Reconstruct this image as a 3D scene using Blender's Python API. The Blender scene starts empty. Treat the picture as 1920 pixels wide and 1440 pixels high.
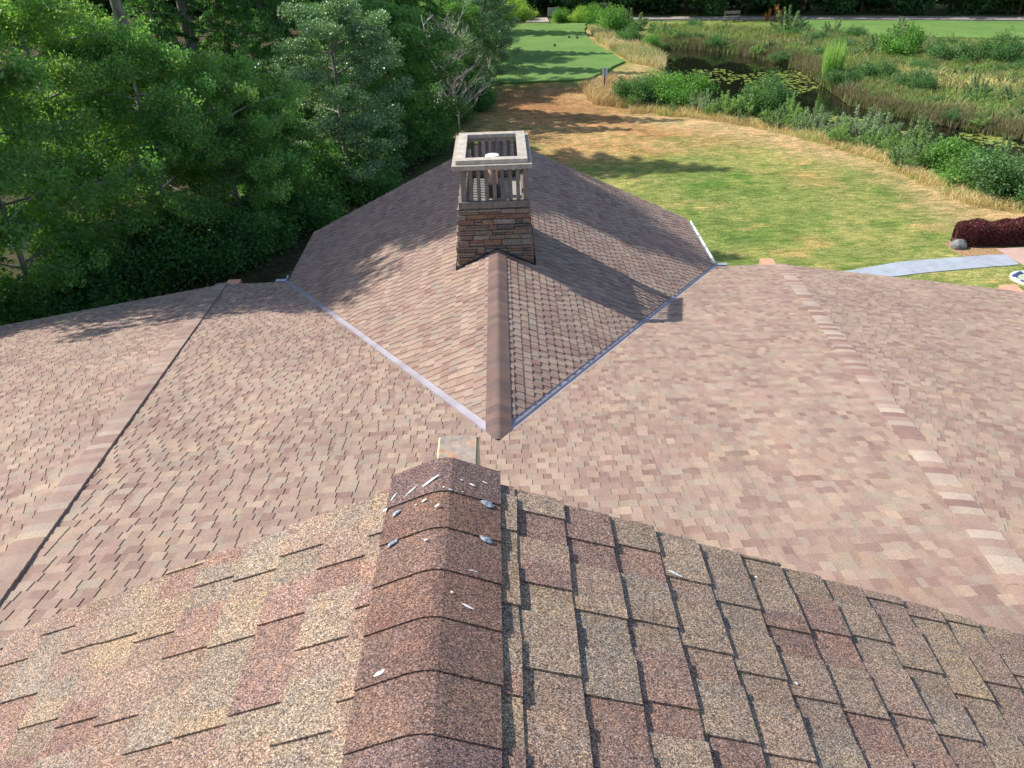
import bpy, math, random
import numpy as np
from mathutils import Vector, Matrix

# ---------------------------------------------------------------- camera, sky, sun
sc = bpy.context.scene
COL = bpy.context.scene.collection
PITCH, YAW, ROLL, FPX = 0.5519, -0.0013, -0.0369, 1510.26
CAMZ = 12.0
_f = Vector((math.sin(YAW)*math.cos(PITCH), math.cos(YAW)*math.cos(PITCH), -math.sin(PITCH)))
_r = Vector((math.cos(YAW), -math.sin(YAW), 0)); _u = _r.cross(_f)
_c, _s = math.cos(ROLL), math.sin(ROLL)
_R = _r*_c + _u*_s; _U = -_r*_s + _u*_c
cam_d = bpy.data.cameras.new('camera'); cam = bpy.data.objects.new('camera', cam_d); COL.objects.link(cam)
cam.matrix_world = Matrix(((_R.x, _U.x, -_f.x, 0), (_R.y, _U.y, -_f.y, 0), (_R.z, _U.z, -_f.z, CAMZ), (0, 0, 0, 1)))
cam_d.sensor_width = 36; cam_d.lens = FPX/1920*36; cam_d.clip_start = 0.05; cam_d.clip_end = 3000
sc.camera = cam
SUN = Vector((0.680, -0.163, -0.716)).normalized()
ELEV = math.asin(-SUN.z)
w = bpy.data.worlds.new('World'); sc.world = w; w.use_nodes = True
nt = w.node_tree; nt.nodes.clear()
sky = nt.nodes.new('ShaderNodeTexSky'); sky.sky_type = 'NISHITA'; sky.sun_disc = False
sky.sun_elevation = ELEV; sky.sun_rotation = math.atan2(-SUN.x, -SUN.y)
bg = nt.nodes.new('ShaderNodeBackground'); bg.inputs[1].default_value = 0.15
wo = nt.nodes.new('ShaderNodeOutputWorld')
nt.links.new(sky.outputs[0], bg.inputs[0]); nt.links.new(bg.outputs[0], wo.inputs[0])
sun_d = bpy.data.lights.new('sun', 'SUN'); sun_d.energy = 4.6; sun_d.angle = math.radians(0.53); sun_d.color = (1, .955, .88)
sun = bpy.data.objects.new('sun', sun_d); COL.objects.link(sun)
sun.rotation_euler = SUN.to_track_quat('-Z', 'Y').to_euler(); sun.location = (-30, 10, 60)
sc.view_settings.view_transform = 'Standard'; sc.view_settings.look = 'None'
sc.view_settings.exposure = 0.55; sc.view_settings.gamma = 1
sc.cycles.max_bounces = 5; sc.cycles.diffuse_bounces = 3; sc.cycles.transmission_bounces = 3; sc.cycles.transparent_max_bounces = 4
sc.cycles.use_adaptive_sampling = True

rng = np.random.default_rng(7); rnd = random.Random(11)

def ray(px, py):
    return np.array(_f + _R*((px-960)/FPX) - _U*((py-720)/FPX))
def G(px, py, z=0.0):                       # point of the ground seen at a pixel of the 1920x1440 photograph
    d = ray(px, py); k = (z-CAMZ)/d[2]; return (d[0]*k, d[1]*k)

# ---------------------------------------------------------------- mesh + object helpers
def tag(o, label=None, cat=None, group=None, kind=None):
    if label: o['label'] = label
    if cat: o['category'] = cat
    if group: o['group'] = group
    if kind: o['kind'] = kind
    return o
def empty(name, loc=(0, 0, 0), rz=0):
    o = bpy.data.objects.new(name, None); COL.objects.link(o); o.location = loc; o.rotation_euler = (0, 0, rz); o.empty_display_size = .3
    return o
def link(name, me, parent=None, loc=None):
    o = bpy.data.objects.new(name, me); COL.objects.link(o)
    if parent: o.parent = parent
    if loc: o.location = loc
    return o
def quads(name, V, F, mat, col=None, smooth=False):
    V = np.asarray(V, np.float32); F = np.asarray(F, np.int32); k = F.shape[1]
    me = bpy.data.meshes.new(name)
    me.vertices.add(len(V)); me.vertices.foreach_set('co', V.ravel())
    me.loops.add(F.size); me.loops.foreach_set('vertex_index', F.ravel())
    me.polygons.add(len(F)); me.polygons.foreach_set('loop_start', np.arange(0, F.size, k, dtype=np.int32))
    me.polygons.foreach_set('loop_total', np.full(len(F), k, np.int32))
    if smooth: me.polygons.foreach_set('use_smooth', np.ones(len(F), bool))
    me.update(calc_edges=True)
    if col is not None:
        a = me.color_attributes.new('Col', 'FLOAT_COLOR', 'POINT')
        c = np.ones((len(V), 4), np.float32); c[:, :3] = col; a.data.foreach_set('color', c.ravel())
    me.materials.append(mat); return me
class MB:
    def __init__(s): s.v = []; s.f = []; s.c = []
    def add(s, vs, fs, col=(1, 1, 1)):
        n = len(s.v); s.v += [tuple(v) for v in vs]; s.f += [tuple(i+n for i in f) for f in fs]; s.c += [col]*len(vs)
    def box(s, a, b, col=(1, 1, 1), M=None):
        x0, y0, z0 = a; x1, y1, z1 = b
        vs = [(x0, y0, z0), (x1, y0, z0), (x1, y1, z0), (x0, y1, z0), (x0, y0, z1), (x1, y0, z1), (x1, y1, z1), (x0, y1, z1)]
        if M is not None: vs = [M @ Vector(v) for v in vs]
        s.add(vs, [(0, 3, 2, 1), (4, 5, 6, 7), (0, 1, 5, 4), (1, 2, 6, 5), (2, 3, 7, 6), (3, 0, 4, 7)], col)
    def tube(s, pts, rad, n=6, col=(1, 1, 1), cap=True):
        base = len(s.v); pts = [Vector(p) for p in pts]
        for i, p in enumerate(pts):
            t = (pts[min(i+1, len(pts)-1)] - pts[max(i-1, 0)]).normalized()
            a = t.cross(Vector((0.13, 0.97, 0.2))).normalized(); b = t.cross(a)
            for k in range(n):
                q = 2*math.pi*k/n; v = p + (a*math.cos(q)+b*math.sin(q))*rad[i]; s.v.append(tuple(v)); s.c.append(col)
        for i in range(len(pts)-1):
            for k in range(n):
                s.f.append((base+i*n+k, base+i*n+(k+1) % n, base+(i+1)*n+(k+1) % n, base+(i+1)*n+k))
        if cap:
            s.f.append(tuple(base+(len(pts)-1)*n+k for k in range(n))); s.f.append(tuple(base+k for k in reversed(range(n))))
    def mesh(s, name, mat, smooth=False):
        me = bpy.data.meshes.new(name); me.from_pydata(s.v, [], s.f); me.update()
        a = me.color_attributes.new('Col', 'FLOAT_COLOR', 'POINT')
        c = np.ones((len(s.v), 4), np.float32); c[:, :3] = np.array(s.c, np.float32).reshape(-1, 3); a.data.foreach_set('color', c.ravel())
        if smooth: me.polygons.foreach_set('use_smooth', np.ones(len(me.polygons), bool))
        me.materials.append(mat); return me
    def build(s, name, mat, parent=None, smooth=False, bevel=0):
        o = link(name, s.mesh(name, mat, smooth), parent)
        if bevel:
            m = o.modifiers.new('bevel', 'BEVEL'); m.width = bevel; m.segments = 2; m.limit_method = 'ANGLE'
        return o

# ---------------------------------------------------------------- materials
def new_mat(name):
    m = bpy.data.materials.new(name); m.use_nodes = True; n = m.node_tree; n.nodes.clear()
    out = n.nodes.new('ShaderNodeOutputMaterial'); return m, n, out
def nd(n, t, **kw):
    x = n.nodes.new(t)
    for k, v in kw.items():
        if k.startswith('i_'):
            key = k[2:]; key = int(key) if key.isdigit() else key.replace('_', ' ')
            x.inputs[key].default_value = v
        else: setattr(x, k, v)
    return x
def mulc(n, a, b):
    x = n.nodes.new('ShaderNodeMix'); x.data_type = 'RGBA'; x.blend_type = 'MULTIPLY'; x.inputs[0].default_value = 1
    n.links.new(a, x.inputs[6]); n.links.new(b, x.inputs[7]); return x.outputs[2]
def mixc(n, f, a, b, mode='MIX'):
    x = n.nodes.new('ShaderNodeMix'); x.data_type = 'RGBA'; x.blend_type = mode
    if isinstance(f, (int, float)): x.inputs[0].default_value = f
    else: n.links.new(f, x.inputs[0])
    for s, v in ((6, a), (7, b)):
        if isinstance(v, tuple): x.inputs[s].default_value = (*v, 1)[:4]
        else: n.links.new(v, x.inputs[s])
    return x.outputs[2]
def ramp(n, src, stops):
    r = n.nodes.new('ShaderNodeValToRGB'); e = r.color_ramp.elements
    while len(e) < len(stops): e.new(.5)
    for el, (p, c) in zip(e, stops):
        el.position = p; el.color = (c, c, c, 1) if isinstance(c, (int, float)) else (*c, 1)
    n.links.new(src, r.inputs[0]); return r.outputs[0]
def noise(n, co, scale, detail=3, rough=.55, dist=0):
    x = nd(n, 'ShaderNodeTexNoise'); x.inputs['Scale'].default_value = scale; x.inputs['Detail'].default_value = detail
    x.inputs['Roughness'].default_value = rough; x.inputs['Distortion'].default_value = dist
    n.links.new(co, x.inputs['Vector']); return x
def vcol(n): return nd(n, 'ShaderNodeVertexColor', layer_name='Col').outputs[0]
def coords(n, kind='Object'): return n.nodes.new('ShaderNodeTexCoord').outputs[kind]
def princ(n, out, col, rough=.9, spec=.3, metal=0, bump=None, bstr=.3, bdist=.01):
    b = nd(n, 'ShaderNodeBsdfPrincipled'); b.inputs['Roughness'].default_value = rough if isinstance(rough, (int, float)) else .5
    if not isinstance(rough, (int, float)): n.links.new(rough, b.inputs['Roughness'])
    b.inputs['Specular IOR Level'].default_value = spec; b.inputs['Metallic'].default_value = metal
    if isinstance(col, tuple): b.inputs['Base Color'].default_value = (*col, 1)
    else: n.links.new(col, b.inputs['Base Color'])
    if bump is not None:
        bp = nd(n, 'ShaderNodeBump'); bp.inputs['Strength'].default_value = bstr; bp.inputs['Distance'].default_value = bdist
        n.links.new(bump, bp.inputs['Height']); n.links.new(bp.outputs[0], b.inputs['Normal'])
    n.links.new(b.outputs[0], out.inputs[0]); return b

def mat_shingle(name, patch=6.0, gran=1.0, gscale=430, near=False):
    m, n, out = new_mat(name); co = coords(n)
    v = nd(n, 'ShaderNodeTexVoronoi', feature='F1'); v.inputs['Scale'].default_value = gscale; n.links.new(co, v.inputs['Vector'])
    sep = nd(n, 'ShaderNodeSeparateColor'); n.links.new(v.outputs['Color'], sep.inputs[0])
    lo, hi = 1-.62*gran, 1+.78*gran
    g = ramp(n, sep.outputs[0], [(0, .2), (.22, .48), (.5, .95), (.8, 1.32), (1, 2.4)] if near else [(0, lo*.8), (.35, 1-.2*gran), (.7, 1+.12*gran), (1, hi)])
    tint = ramp(n, sep.outputs[1], [(0, (.86, .9, 1.08)), (.5, (1, 1, 1)), (1, (1.13, 1, .84))])
    c = mulc(n, vcol(n), g); c = mulc(n, c, tint)
    a = noise(n, co, patch, 2); c = mulc(n, c, ramp(n, a.outputs[0], [(.25, (.92, .85, .85)), (.5, (1, 1, 1)), (.78, (1.10, 1.08, .98))]))
    if near:
        a3 = noise(n, co, 26, 3, .7); c = mulc(n, c, ramp(n, a3.outputs[0], [(.3, (.86, .90, .95)), (.7, (1.14, 1.06, .98))]))
    else:
        mp = nd(n, 'ShaderNodeMapping'); mp.inputs['Scale'].default_value = (1.4, .22, .5); n.links.new(co, mp.inputs['Vector'])
        a3 = noise(n, mp.outputs[0], 1.3, 4, .65); c = mulc(n, c, ramp(n, a3.outputs[0], [(.28, (.86, .87, .88)), (.5, (1, 1, 1)), (.75, (1.08, 1.06, 1.05))]))
    a2 = noise(n, co, .35, 3); c = mulc(n, c, ramp(n, a2.outputs[0], [(.3, (.93, .92, .92)), (.7, (1.06, 1.06, 1.06))]))
    princ(n, out, c, .93, .25, bump=v.outputs['Distance'], bstr=.5*gran, bdist=.0012)
    return m
M = {}
M['shingle'] = mat_shingle('shingle_granules', 7, 1.0, 400, True)
M['shingle_far'] = mat_shingle('shingle_granules_fine', 2.2, .35, 260)
def mat_leaf(name, rough=.5, trans=.3, spec=.35):
    m, n, out = new_mat(name); c = mulc(n, vcol(n), nd(n, 'ShaderNodeRGB').outputs[0]); c.node.inputs[7].links[0].from_node.outputs[0].default_value = (1.45, 1.45, 1.45, 1)
    b = nd(n, 'ShaderNodeBsdfPrincipled'); b.inputs['Roughness'].default_value = rough; b.inputs['Specular IOR Level'].default_value = spec
    t = nd(n, 'ShaderNodeBsdfTranslucent'); mx = nd(n, 'ShaderNodeMixShader'); mx.inputs[0].default_value = trans
    n.links.new(c, b.inputs['Base Color']); tc = mixc(n, 1.0, c, (1.25, 1.45, .55), 'MULTIPLY'); n.links.new(tc, t.inputs[0])
    n.links.new(b.outputs[0], mx.inputs[1]); n.links.new(t.outputs[0], mx.inputs[2]); n.links.new(mx.outputs[0], out.inputs[0]); return m
M['leaf'] = mat_leaf('leaf', trans=.42); M['leaf_gloss'] = mat_leaf('glossy_leaf', .36, .2, .5); M['grassblade'] = mat_leaf('grass_blade', .7, .25, .2)
def mat_attr(name, nscale=8, lo=.75, hi=1.25, rough=.85, spec=.3, metal=0, bstr=.3, bd=.01, stretch=None, detail=5):
    m, n, out = new_mat(name); co = coords(n)
    if stretch:
        mp = nd(n, 'ShaderNodeMapping'); mp.inputs['Scale'].default_value = stretch; n.links.new(co, mp.inputs['Vector']); co = mp.outputs[0]
    a = noise(n, co, nscale, detail); c = mulc(n, vcol(n), ramp(n, a.outputs[0], [(.3, lo), (.7, hi)]))
    princ(n, out, c, rough, spec, metal, a.outputs[0], bstr, bd); return m
M['bark'] = mat_attr('bark', 9, .55, 1.35, .95, .1, bstr=.8, bd=.03, stretch=(1, 1, .25))
M['stone'] = mat_attr('ledge_stone', 28, .6, 1.4, .9, .25, bstr=.7, bd=.012)
M['wood'] = mat_attr('weathered_wood', 14, .72, 1.22, .85, .25, bstr=.3, bd=.004, stretch=(1, 1, .5))
M['paint'] = mat_attr('painted_metal', 5, .9, 1.08, .42, .5, .25, .05)
M['dull_metal'] = mat_attr('dull_metal', 2.2, .78, 1.12, .55, .4, .15, .05, detail=7)
M['plain'] = mat_attr('matte_surface', 12, .85, 1.15, .8, .3, bstr=.1)
M['dropping'] = mat_attr('dried_dropping', 220, .75, 1.1, .9, .2, bstr=.4, bd=.001)
M['sealant'] = mat_attr('sealant', 150, .15, 2.0, .5, .5, bstr=.8, bd=.003)
M['concrete'] = mat_attr('concrete', 2.5, .86, 1.1, .9, .2, bstr=.1)

# ================================================================ ROOF GEOMETRY
def clip(poly, n, c):                    # keep n.p <= c
    out = []
    for i in range(len(poly)):
        a, b = poly[i], poly[(i+1) % len(poly)]
        da = n[0]*a[0]+n[1]*a[1]-c; db = n[0]*b[0]+n[1]*b[1]-c
        if da <= 0: out.append(a)
        if (da < 0 < db) or (db < 0 < da):
            t = da/(da-db); out.append((a[0]+(b[0]-a[0])*t, a[1]+(b[1]-a[1])*t))
    return out
def halfplanes(poly):                    # convex polygon, any winding
    cx = sum(p[0] for p in poly)/len(poly); cy = sum(p[1] for p in poly)/len(poly); hp = []
    for i in range(len(poly)):
        a, b = poly[i], poly[(i+1) % len(poly)]
        n = (b[1]-a[1], a[0]-b[0]); c = n[0]*a[0]+n[1]*a[1]
        if n[0]*cx+n[1]*cy > c: n = (-n[0], -n[1]); c = -c
        hp.append((n, c))
    return hp
PAL = [((.385, .285, .228), 6), ((.345, .250, .203), 4), ((.425, .325, .252), 4), ((.290, .195, .163), 2), ((.370, .305, .242), 3), ((.330, .235, .192), 3)]
def tone(pal, k, flat=1.0, tint=(1, 1, 1)):   # scale a palette's albedo and pull it toward its own mean
    w_ = sum(p[1] for p in pal); mean = [sum(p[0][i]*p[1] for p in pal)/w_ for i in range(3)]
    return [(tuple((mean[i]+(p[0][i]-mean[i])*flat)*k*tint[i] for i in range(3)), p[1]) for p in pal]
def pick(r, pal):
    t = r.random()*sum(p[1] for p in pal)
    for c, q in pal:
        t -= q
        if t <= 0: break
    k = r.uniform(.93, 1.07); return tuple(x*k for x in c)
PAL = tone(PAL, .87, .9, (1, .98, .95))
def shingles(mb, O, U, D, N, regions, seed, e=.14, s0=0.0, pal=PAL, tb=.008, tt=.008, jit=.0018, tabw=(.085, .14), gapw=(.06, .11), split=.2, gapk=.93):
    """courses across U, butts towards D. regions: convex polygons in (u,s)."""
    r = random.Random(seed); O, U, D, N = Vector(O), Vector(U), Vector(D), Vector(N)
    allp = [p for rg in regions for p in rg]; umin = min(p[0] for p in allp); umax = max(p[0] for p in allp)
    smin = min(p[1] for p in allp); smax = max(p[1] for p in allp)
    hps = [halfplanes(rg) for rg in regions]; k0 = int(math.floor((smin-s0)/e)); k1 = int(math.ceil((smax-s0)/e))
    for k in range(k0, k1+1):
        sb = s0+(k+1)*e; st = sb-e-.004; u = umin-r.uniform(0, .3); tab = r.random() < .5; col = pick(r, pal); left = 0
        while u < umax:
            wdt = r.uniform(*tabw) if tab else r.uniform(*gapw)
            thick = tb+(tt if tab else 0); b0 = sb+r.uniform(-jit, jit); b1 = sb+r.uniform(-jit, jit)
            cuts = [u, u+wdt]; cols = []
            if left < wdt*.5 or r.random() < .75: col = pick(r, pal); left = r.uniform(.1, .35)
            if wdt > .13 and r.random() < split:
                cuts = [u, u+wdt*r.uniform(.3, .7), u+wdt]
            left -= wdt
            for j in range(len(cuts)-1):
                cc = col if j == 0 else pick(r, pal)
                if not tab: cc = tuple(q*gapk for q in cc)  # gaps coloured darker: recess shade and shadow band put into the colour
                quad = [(cuts[j], st), (cuts[j+1], st), (cuts[j+1], b1 if j == len(cuts)-2 else (b0+b1)/2), (cuts[j], b0 if j == 0 else (b0+b1)/2)]
                for hp in hps:
                    p = quad
                    for n, c in hp:
                        p = clip(p, n, c)
                        if len(p) < 3: break
                    if len(p) < 3: continue
                    m = len(p); vs = []
                    for (a, b) in p:
                        h = .0008+(tb*.9)*max(0, (b-st))/e+(tt if tab else 0)
                        vs.append(O+U*a+D*b+N*h)
                    for (a, b) in p: vs.append(O+U*a+D*b-N*.004)
                    area = sum(p[i][0]*p[(i+1) % m][1]-p[(i+1) % m][0]*p[i][1] for i in range(m))
                    top = tuple(range(m))
                    if (area > 0) != (U.cross(D).dot(N) > 0): top = top[::-1]
                    mb.add(vs, [top]+[(i, (i+1) % m, m+(i+1) % m, m+i) for i in range(m)], cc)
            u += wdt; tab = not tab
CAPPAL = [((.30, .165, .12), 3), ((.215, .135, .125), 3), ((.36, .22, .16), 2), ((.25, .15, .12), 2)]
def caps(mb, A, B, s1, s2, seed, hw=.152, e=.14, lift=.012, pal=CAPPAL, t=.006, first=0.0):
    """ridge caps from A to B; butt of every piece towards B. s1,s2: unit directions down the two slopes."""
    r = random.Random(seed); A, B, s1, s2 = Vector(A), Vector(B), Vector(s1), Vector(s2)
    L = (B-A).length; d = (B-A)/L; up = (-(s1+s2)).normalized()
    if up.z < 0: up = -up
    n1 = s1.cross(d).normalized(); n1 = n1 if n1.z > 0 else -n1
    n2 = s2.cross(d).normalized(); n2 = n2 if n2.z > 0 else -n2
    x = first; kr = min(1, (1-n1.dot(n2))/.2)
    while x < L:
        x1 = min(x+e, L); c = pick(r, pal); c2 = tuple(q*r.uniform(.85, 1.1) for q in c); vs = []; j = r.uniform(-.002, .002)
        prof = []
        for q, s, n in ((hw, s1, n1), (.034, s1, n1), (.014, s1, n1)): prof.append((s*q-(n*.0015*kr if q == .014 else n*0), n))
        prof.append((up*-.001, up))
        for q, s, n in ((.014, s2, n2), (.034, s2, n2), (hw, s2, n2)): prof.append((s*(q+(j if q == hw else 0)), n))
        m = len(prof)
        for xx, h in ((x-.006, lift), (x1+r.uniform(-.001, .001), lift+t)):
            for i, (off, n) in enumerate(prof):
                drop = .006*(1-math.exp(-abs(i-3)))*0
                vs.append(A+d*xx+off+n*(h-drop)-(up*.0045*kr if i == 3 else up*0))
        for xx in (x-.006, x1):
            for i, (off, n) in enumerate(prof): vs.append(A+d*xx+off+n*(.001))
        fs = []
        for i in range(m-1):
            fs.append((i, i+1, m+i+1, m+i)); fs.append((m+i, m+i+1, 3*m+i+1, 3*m+i))
        fs += [(0, m, 3*m, 2*m), (m-1, 2*m+m-1, 3*m+m-1, m+m-1)]
        mb.add(vs, fs, c); x = x1

AM, AW, AN = .2353, .4465, .3967
XR, Y0, ZR = -.1936, 7.8207, CAMZ-5.5677
WW, Y1 = 5.2131, 21.6043
ZE = ZR-math.tan(AW)*WW; YE = Y0+(ZR-ZE)/math.tan(AM)
HALF = 6.855
house = empty('clubhouse', (XR, 8, 0))
HO = Vector((XR, 8, 0))
def hb(o):
    if o.parent is house: o.matrix_parent_inverse = Matrix.Translation(-HO)
    return o
tag(house, 'clubhouse with brown shingled hip roofs, gabled wing and stone chimney, seen from its upper roof', 'building')

# --- central main slope: u = x - XR, s = distance down from Y0 line (along slope)
ca, sa = math.cos(AM), math.sin(AM)
def us(x, y): return (x-XR, (y-Y0)/ca)
tanh = math.tan(math.radians(11.25))
def hx(y): return HALF-(YE-y)*tanh        # half width at y
YN = .7
VG = .055                                   # shingles cut back from the valley
vd = Vector((WW, YE-Y0)).normalized(); vn = Vector((vd.y, -vd.x))*VG   # plan offset away from the wing (towards -y, outward)
def piece(sgn):
    o = vn
    v0 = (XR, Y0-VG/vd.x*1.0); yv = YE+.0
    # valley end shifted outward
    ve = (XR+sgn*(WW+VG/vd.y), YE)
    return [us(*v0), us(*ve), us(XR+sgn*HALF, YE), us(XR+sgn*hx(YN), YN), us(XR, YN)]
mb = MB()
Om = (XR, Y0, ZR); U0 = Vector((1, 0, 0)); D0 = Vector((0, ca, -sa)); N0 = Vector((0, sa, ca))
shingles(mb, Om, U0, D0, N0, [piece(1), piece(-1)], 5, s0=.05)
def deck(mbx, O, U, D, N, poly, z=-.006, th=.03, col=(.12, .09, .08)):
    O, U, D, N = Vector(O), Vector(U), Vector(D), Vector(N); m = len(poly)
    a = [O+U*p[0]+D*p[1]+N*z for p in poly]; b = [q-N*th for q in a]
    mbx.add(a+b, [tuple(range(m)), tuple(reversed(range(m, 2*m)))]+[(i, (i+1) % m, m+(i+1) % m, m+i) for i in range(m)], col)
deck(mb, Om, U0, D0, N0, [us(XR+HALF, YE), us(XR+hx(YN), YN), us(XR-hx(YN), YN), us(XR-HALF, YE)])
o = hb(mb.build('roof_slope', M['shingle_far'], house)); o['label'] = 'middle main roof slope, pinkish brown shingles around the valleys'

# --- side slopes (22.5 degrees round)
for sgn in (1, -1):
    C = Vector((XR+sgn*HALF, YE, ZE)); th = math.radians(22.5)
    a = Vector((sgn*math.cos(th), -math.sin(th), 0)); inn = Vector((-sgn*math.sin(th), -math.cos(th), 0))
    D = (-inn*math.cos(AM)+Vector((0, 0, -math.sin(AM)))); N = Vector((0, 0, 1))*math.cos(AM)-inn*math.sin(AM)
    S = (YE-YN)/math.cos(AM)              # depth up the slope
    t2 = math.tan(math.radians(11.25))*math.cos(AM)
    poly = [(0, 0), (2*HALF, 0), (2*HALF-S*t2, -S), (S*t2, -S)]
    mb = MB(); shingles(mb, C, a, D, N, [poly], 20+sgn, s0=.07); deck(mb, C, a, D, N, poly)
    o = hb(mb.build('roof_slope', M['shingle_far'], house))
    o['label'] = 'right main roof slope beyond the light striped hip' if sgn > 0 else 'left main roof slope beyond the dark hip line'
    # next corner of the ring for other viewpoints
    mb = MB(); A = C+(-a*0); hipdir = Vector((-sgn*tanh, -1, 0)); top = C+hipdir*(YE-YN)+Vector((0, 0, (YE-YN)*math.tan(AM)))
    d = (C-top).normalized(); s1 = N0.cross(d); s1 = s1 if s1.x*sgn < 0 else -s1; s2 = N.cross(d); s2 = s2 if s2.x*sgn > 0 else -s2
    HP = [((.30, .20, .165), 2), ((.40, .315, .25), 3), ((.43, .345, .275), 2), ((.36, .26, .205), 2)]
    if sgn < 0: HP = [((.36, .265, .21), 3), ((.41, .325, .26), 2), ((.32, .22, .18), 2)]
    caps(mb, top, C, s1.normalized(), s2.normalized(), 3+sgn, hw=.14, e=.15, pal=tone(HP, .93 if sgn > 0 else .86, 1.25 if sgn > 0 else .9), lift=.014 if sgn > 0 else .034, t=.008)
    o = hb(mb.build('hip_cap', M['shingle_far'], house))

# --- wing roof
for sgn in (1, -1):
    O = Vector((XR, Y0, ZR)); U = Vector((0, 1, 0)); D = Vector((sgn*math.cos(AW), 0, -math.sin(AW))); N = Vector((sgn*math.sin(AW), 0, math.cos(AW)))
    L = Y1-Y0; S = WW/math.cos(AW); vy = YE-Y0
    g = .075; k = vy/S                     # valley: u = k*s ; cut back by g
    off = g*math.sqrt(1+k*k)
    poly = [(off, 0), (L+.02, 0), (L+.02, S+.03), (vy+off, S+.03)]
    mb = MB()
    WP = [((.385, .275, .215), 5), ((.33, .225, .18), 4), ((.43, .325, .25), 3), ((.29, .18, .15), 1.2), ((.36, .295, .235), 2)]
    shingles(mb, O, U, D, N, [poly], 40+sgn, s0=.09, pal=tone(WP, .80, .8), tb=.013, tt=.008, jit=.003)
    deck(mb, O, U, D, N, [(0, 0), (L, 0), (L, S), (vy, S)])
    o = hb(mb.build('wing_roof_slope', M['shingle_far'], house))
    o['label'] = 'right slope of the wing roof, with the chimney shadow' if sgn > 0 else 'left slope of the wing roof, facing the trees'
mb = MB(); s1 = Vector((-math.cos(AW), 0, -math.sin(AW))); s2 = Vector((math.cos(AW), 0, -math.sin(AW)))
caps(mb, (XR, Y0-.03, ZR+.0), (XR, Y1, ZR), s1, s2, 9, hw=.165, e=.15, lift=.024, t=.005,
     pal=[((.165, .112, .096), 3), ((.145, .102, .092), 3), ((.185, .122, .100), 2)])
hb(mb.build('ridge_cap', M['shingle_far'], house))

# --- valley flashing
for sgn in (1, -1):
    mb = MB(); P0 = Vector((XR, Y0, ZR-.002)); P1 = Vector((XR+sgn*WW, YE, ZE-.002)); P1 = P1+(P1-P0)*.012; P0 = P0+(P1-P0)*.02
    d = (P1-P0).normalized()
    nm, nw = N0, Vector((sgn*math.sin(AW), 0, math.cos(AW)))
    sm = nm.cross(d).normalized(); sm = sm if sm.y < 0 else -sm
    sw = nw.cross(d).normalized(); sw = sw if sw.x*sgn < 0 else -sw
    up = Vector((0, 0, 1)); c = (.33, .30, .335)
    prof = [sm*.16+nm*.002, sm*.018+nm*.003, (sm+sw)*.004+up*.028, sw*.018+nw*.003, sw*.16+nw*.002]
    for i in range(4):
        a, b = prof[i], prof[i+1]
        mb.add([P0+a, P0+b, P1+b, P1+a, P0+a-up*.004, P0+b-up*.004, P1+b-up*.004, P1+a-up*.004], [(0, 1, 2, 3), (4, 7, 6, 5), (0, 4, 5, 1), (3, 2, 6, 7), (0, 3, 7, 4), (1, 5, 6, 2)], c)
    vf = hb(mb.build('valley_flashing', M['dull_metal'], house)); vf['label'] = 'pale grey metal valley flashing, '+('right' if sgn > 0 else 'left')+' of the wing ridge'
    # diverter plate and gutter outlet at the low end
    mb = MB(); e0 = P1
    mb.box((e0.x+sgn*.02-.01, e0.y-.03, e0.z-.06), (e0.x+sgn*.30+.01, e0.y+.09, e0.z+.03), (.42, .46, .52))
    mb.box((e0.x-.015, e0.y-.02, e0.z-.06), (e0.x+.015, e0.y+.16, e0.z+.10), (.42, .46, .52))
    hb(mb.build('diverter_plate', M['paint'], vf))

# --- gutters along wing eaves and main eaves
def gutter(A, B, out, name='gutter'):
    A, B, out = Vector(A), Vector(B), Vector(out).normalized(); mb = MB(); up = Vector((0, 0, 1))
    prof = [out*0.0+up*.0, out*0-up*.11, out*.09-up*.12, out*.125-up*.03, out*.125+up*.005, out*.11+up*.005, out*.11-up*.03, out*.08-up*.105, out*.012-up*.10, out*.012]
    n = len(prof); mb.add([A+p for p in prof]+[B+p for p in prof], [(i, (i+1) % n, n+(i+1) % n, n+i) for i in range(n)]+[tuple(range(n)), tuple(reversed(range(n, 2*n)))], (.78, .79, .80))
    k = int((B-A).length/.75); d = (B-A)/max(k, 1)
    for i in range(k):
        p = A+d*(i+.5); t = d.normalized()*.02
        mb.add([p-t+up*.002, p+t+up*.002, p+t+out*.12+up*.006, p-t+out*.12+up*.006, p-t-up*.004, p+t-up*.004, p+t+out*.12, p-t+out*.12], [(0, 1, 2, 3), (4, 7, 6, 5), (0, 4, 5, 1), (3, 2, 6, 7), (0, 3, 7, 4), (1, 5, 6, 2)], (.2, .2, .2))
    return hb(mb.build(name, M['paint'], house))
for sgn in (1,):
    gutter((XR+sgn*(WW+.0), YE+.12, ZE-.01), (XR+sgn*(WW+.0), Y1-.1, ZE-.01), (sgn, 0, 0))

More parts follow.
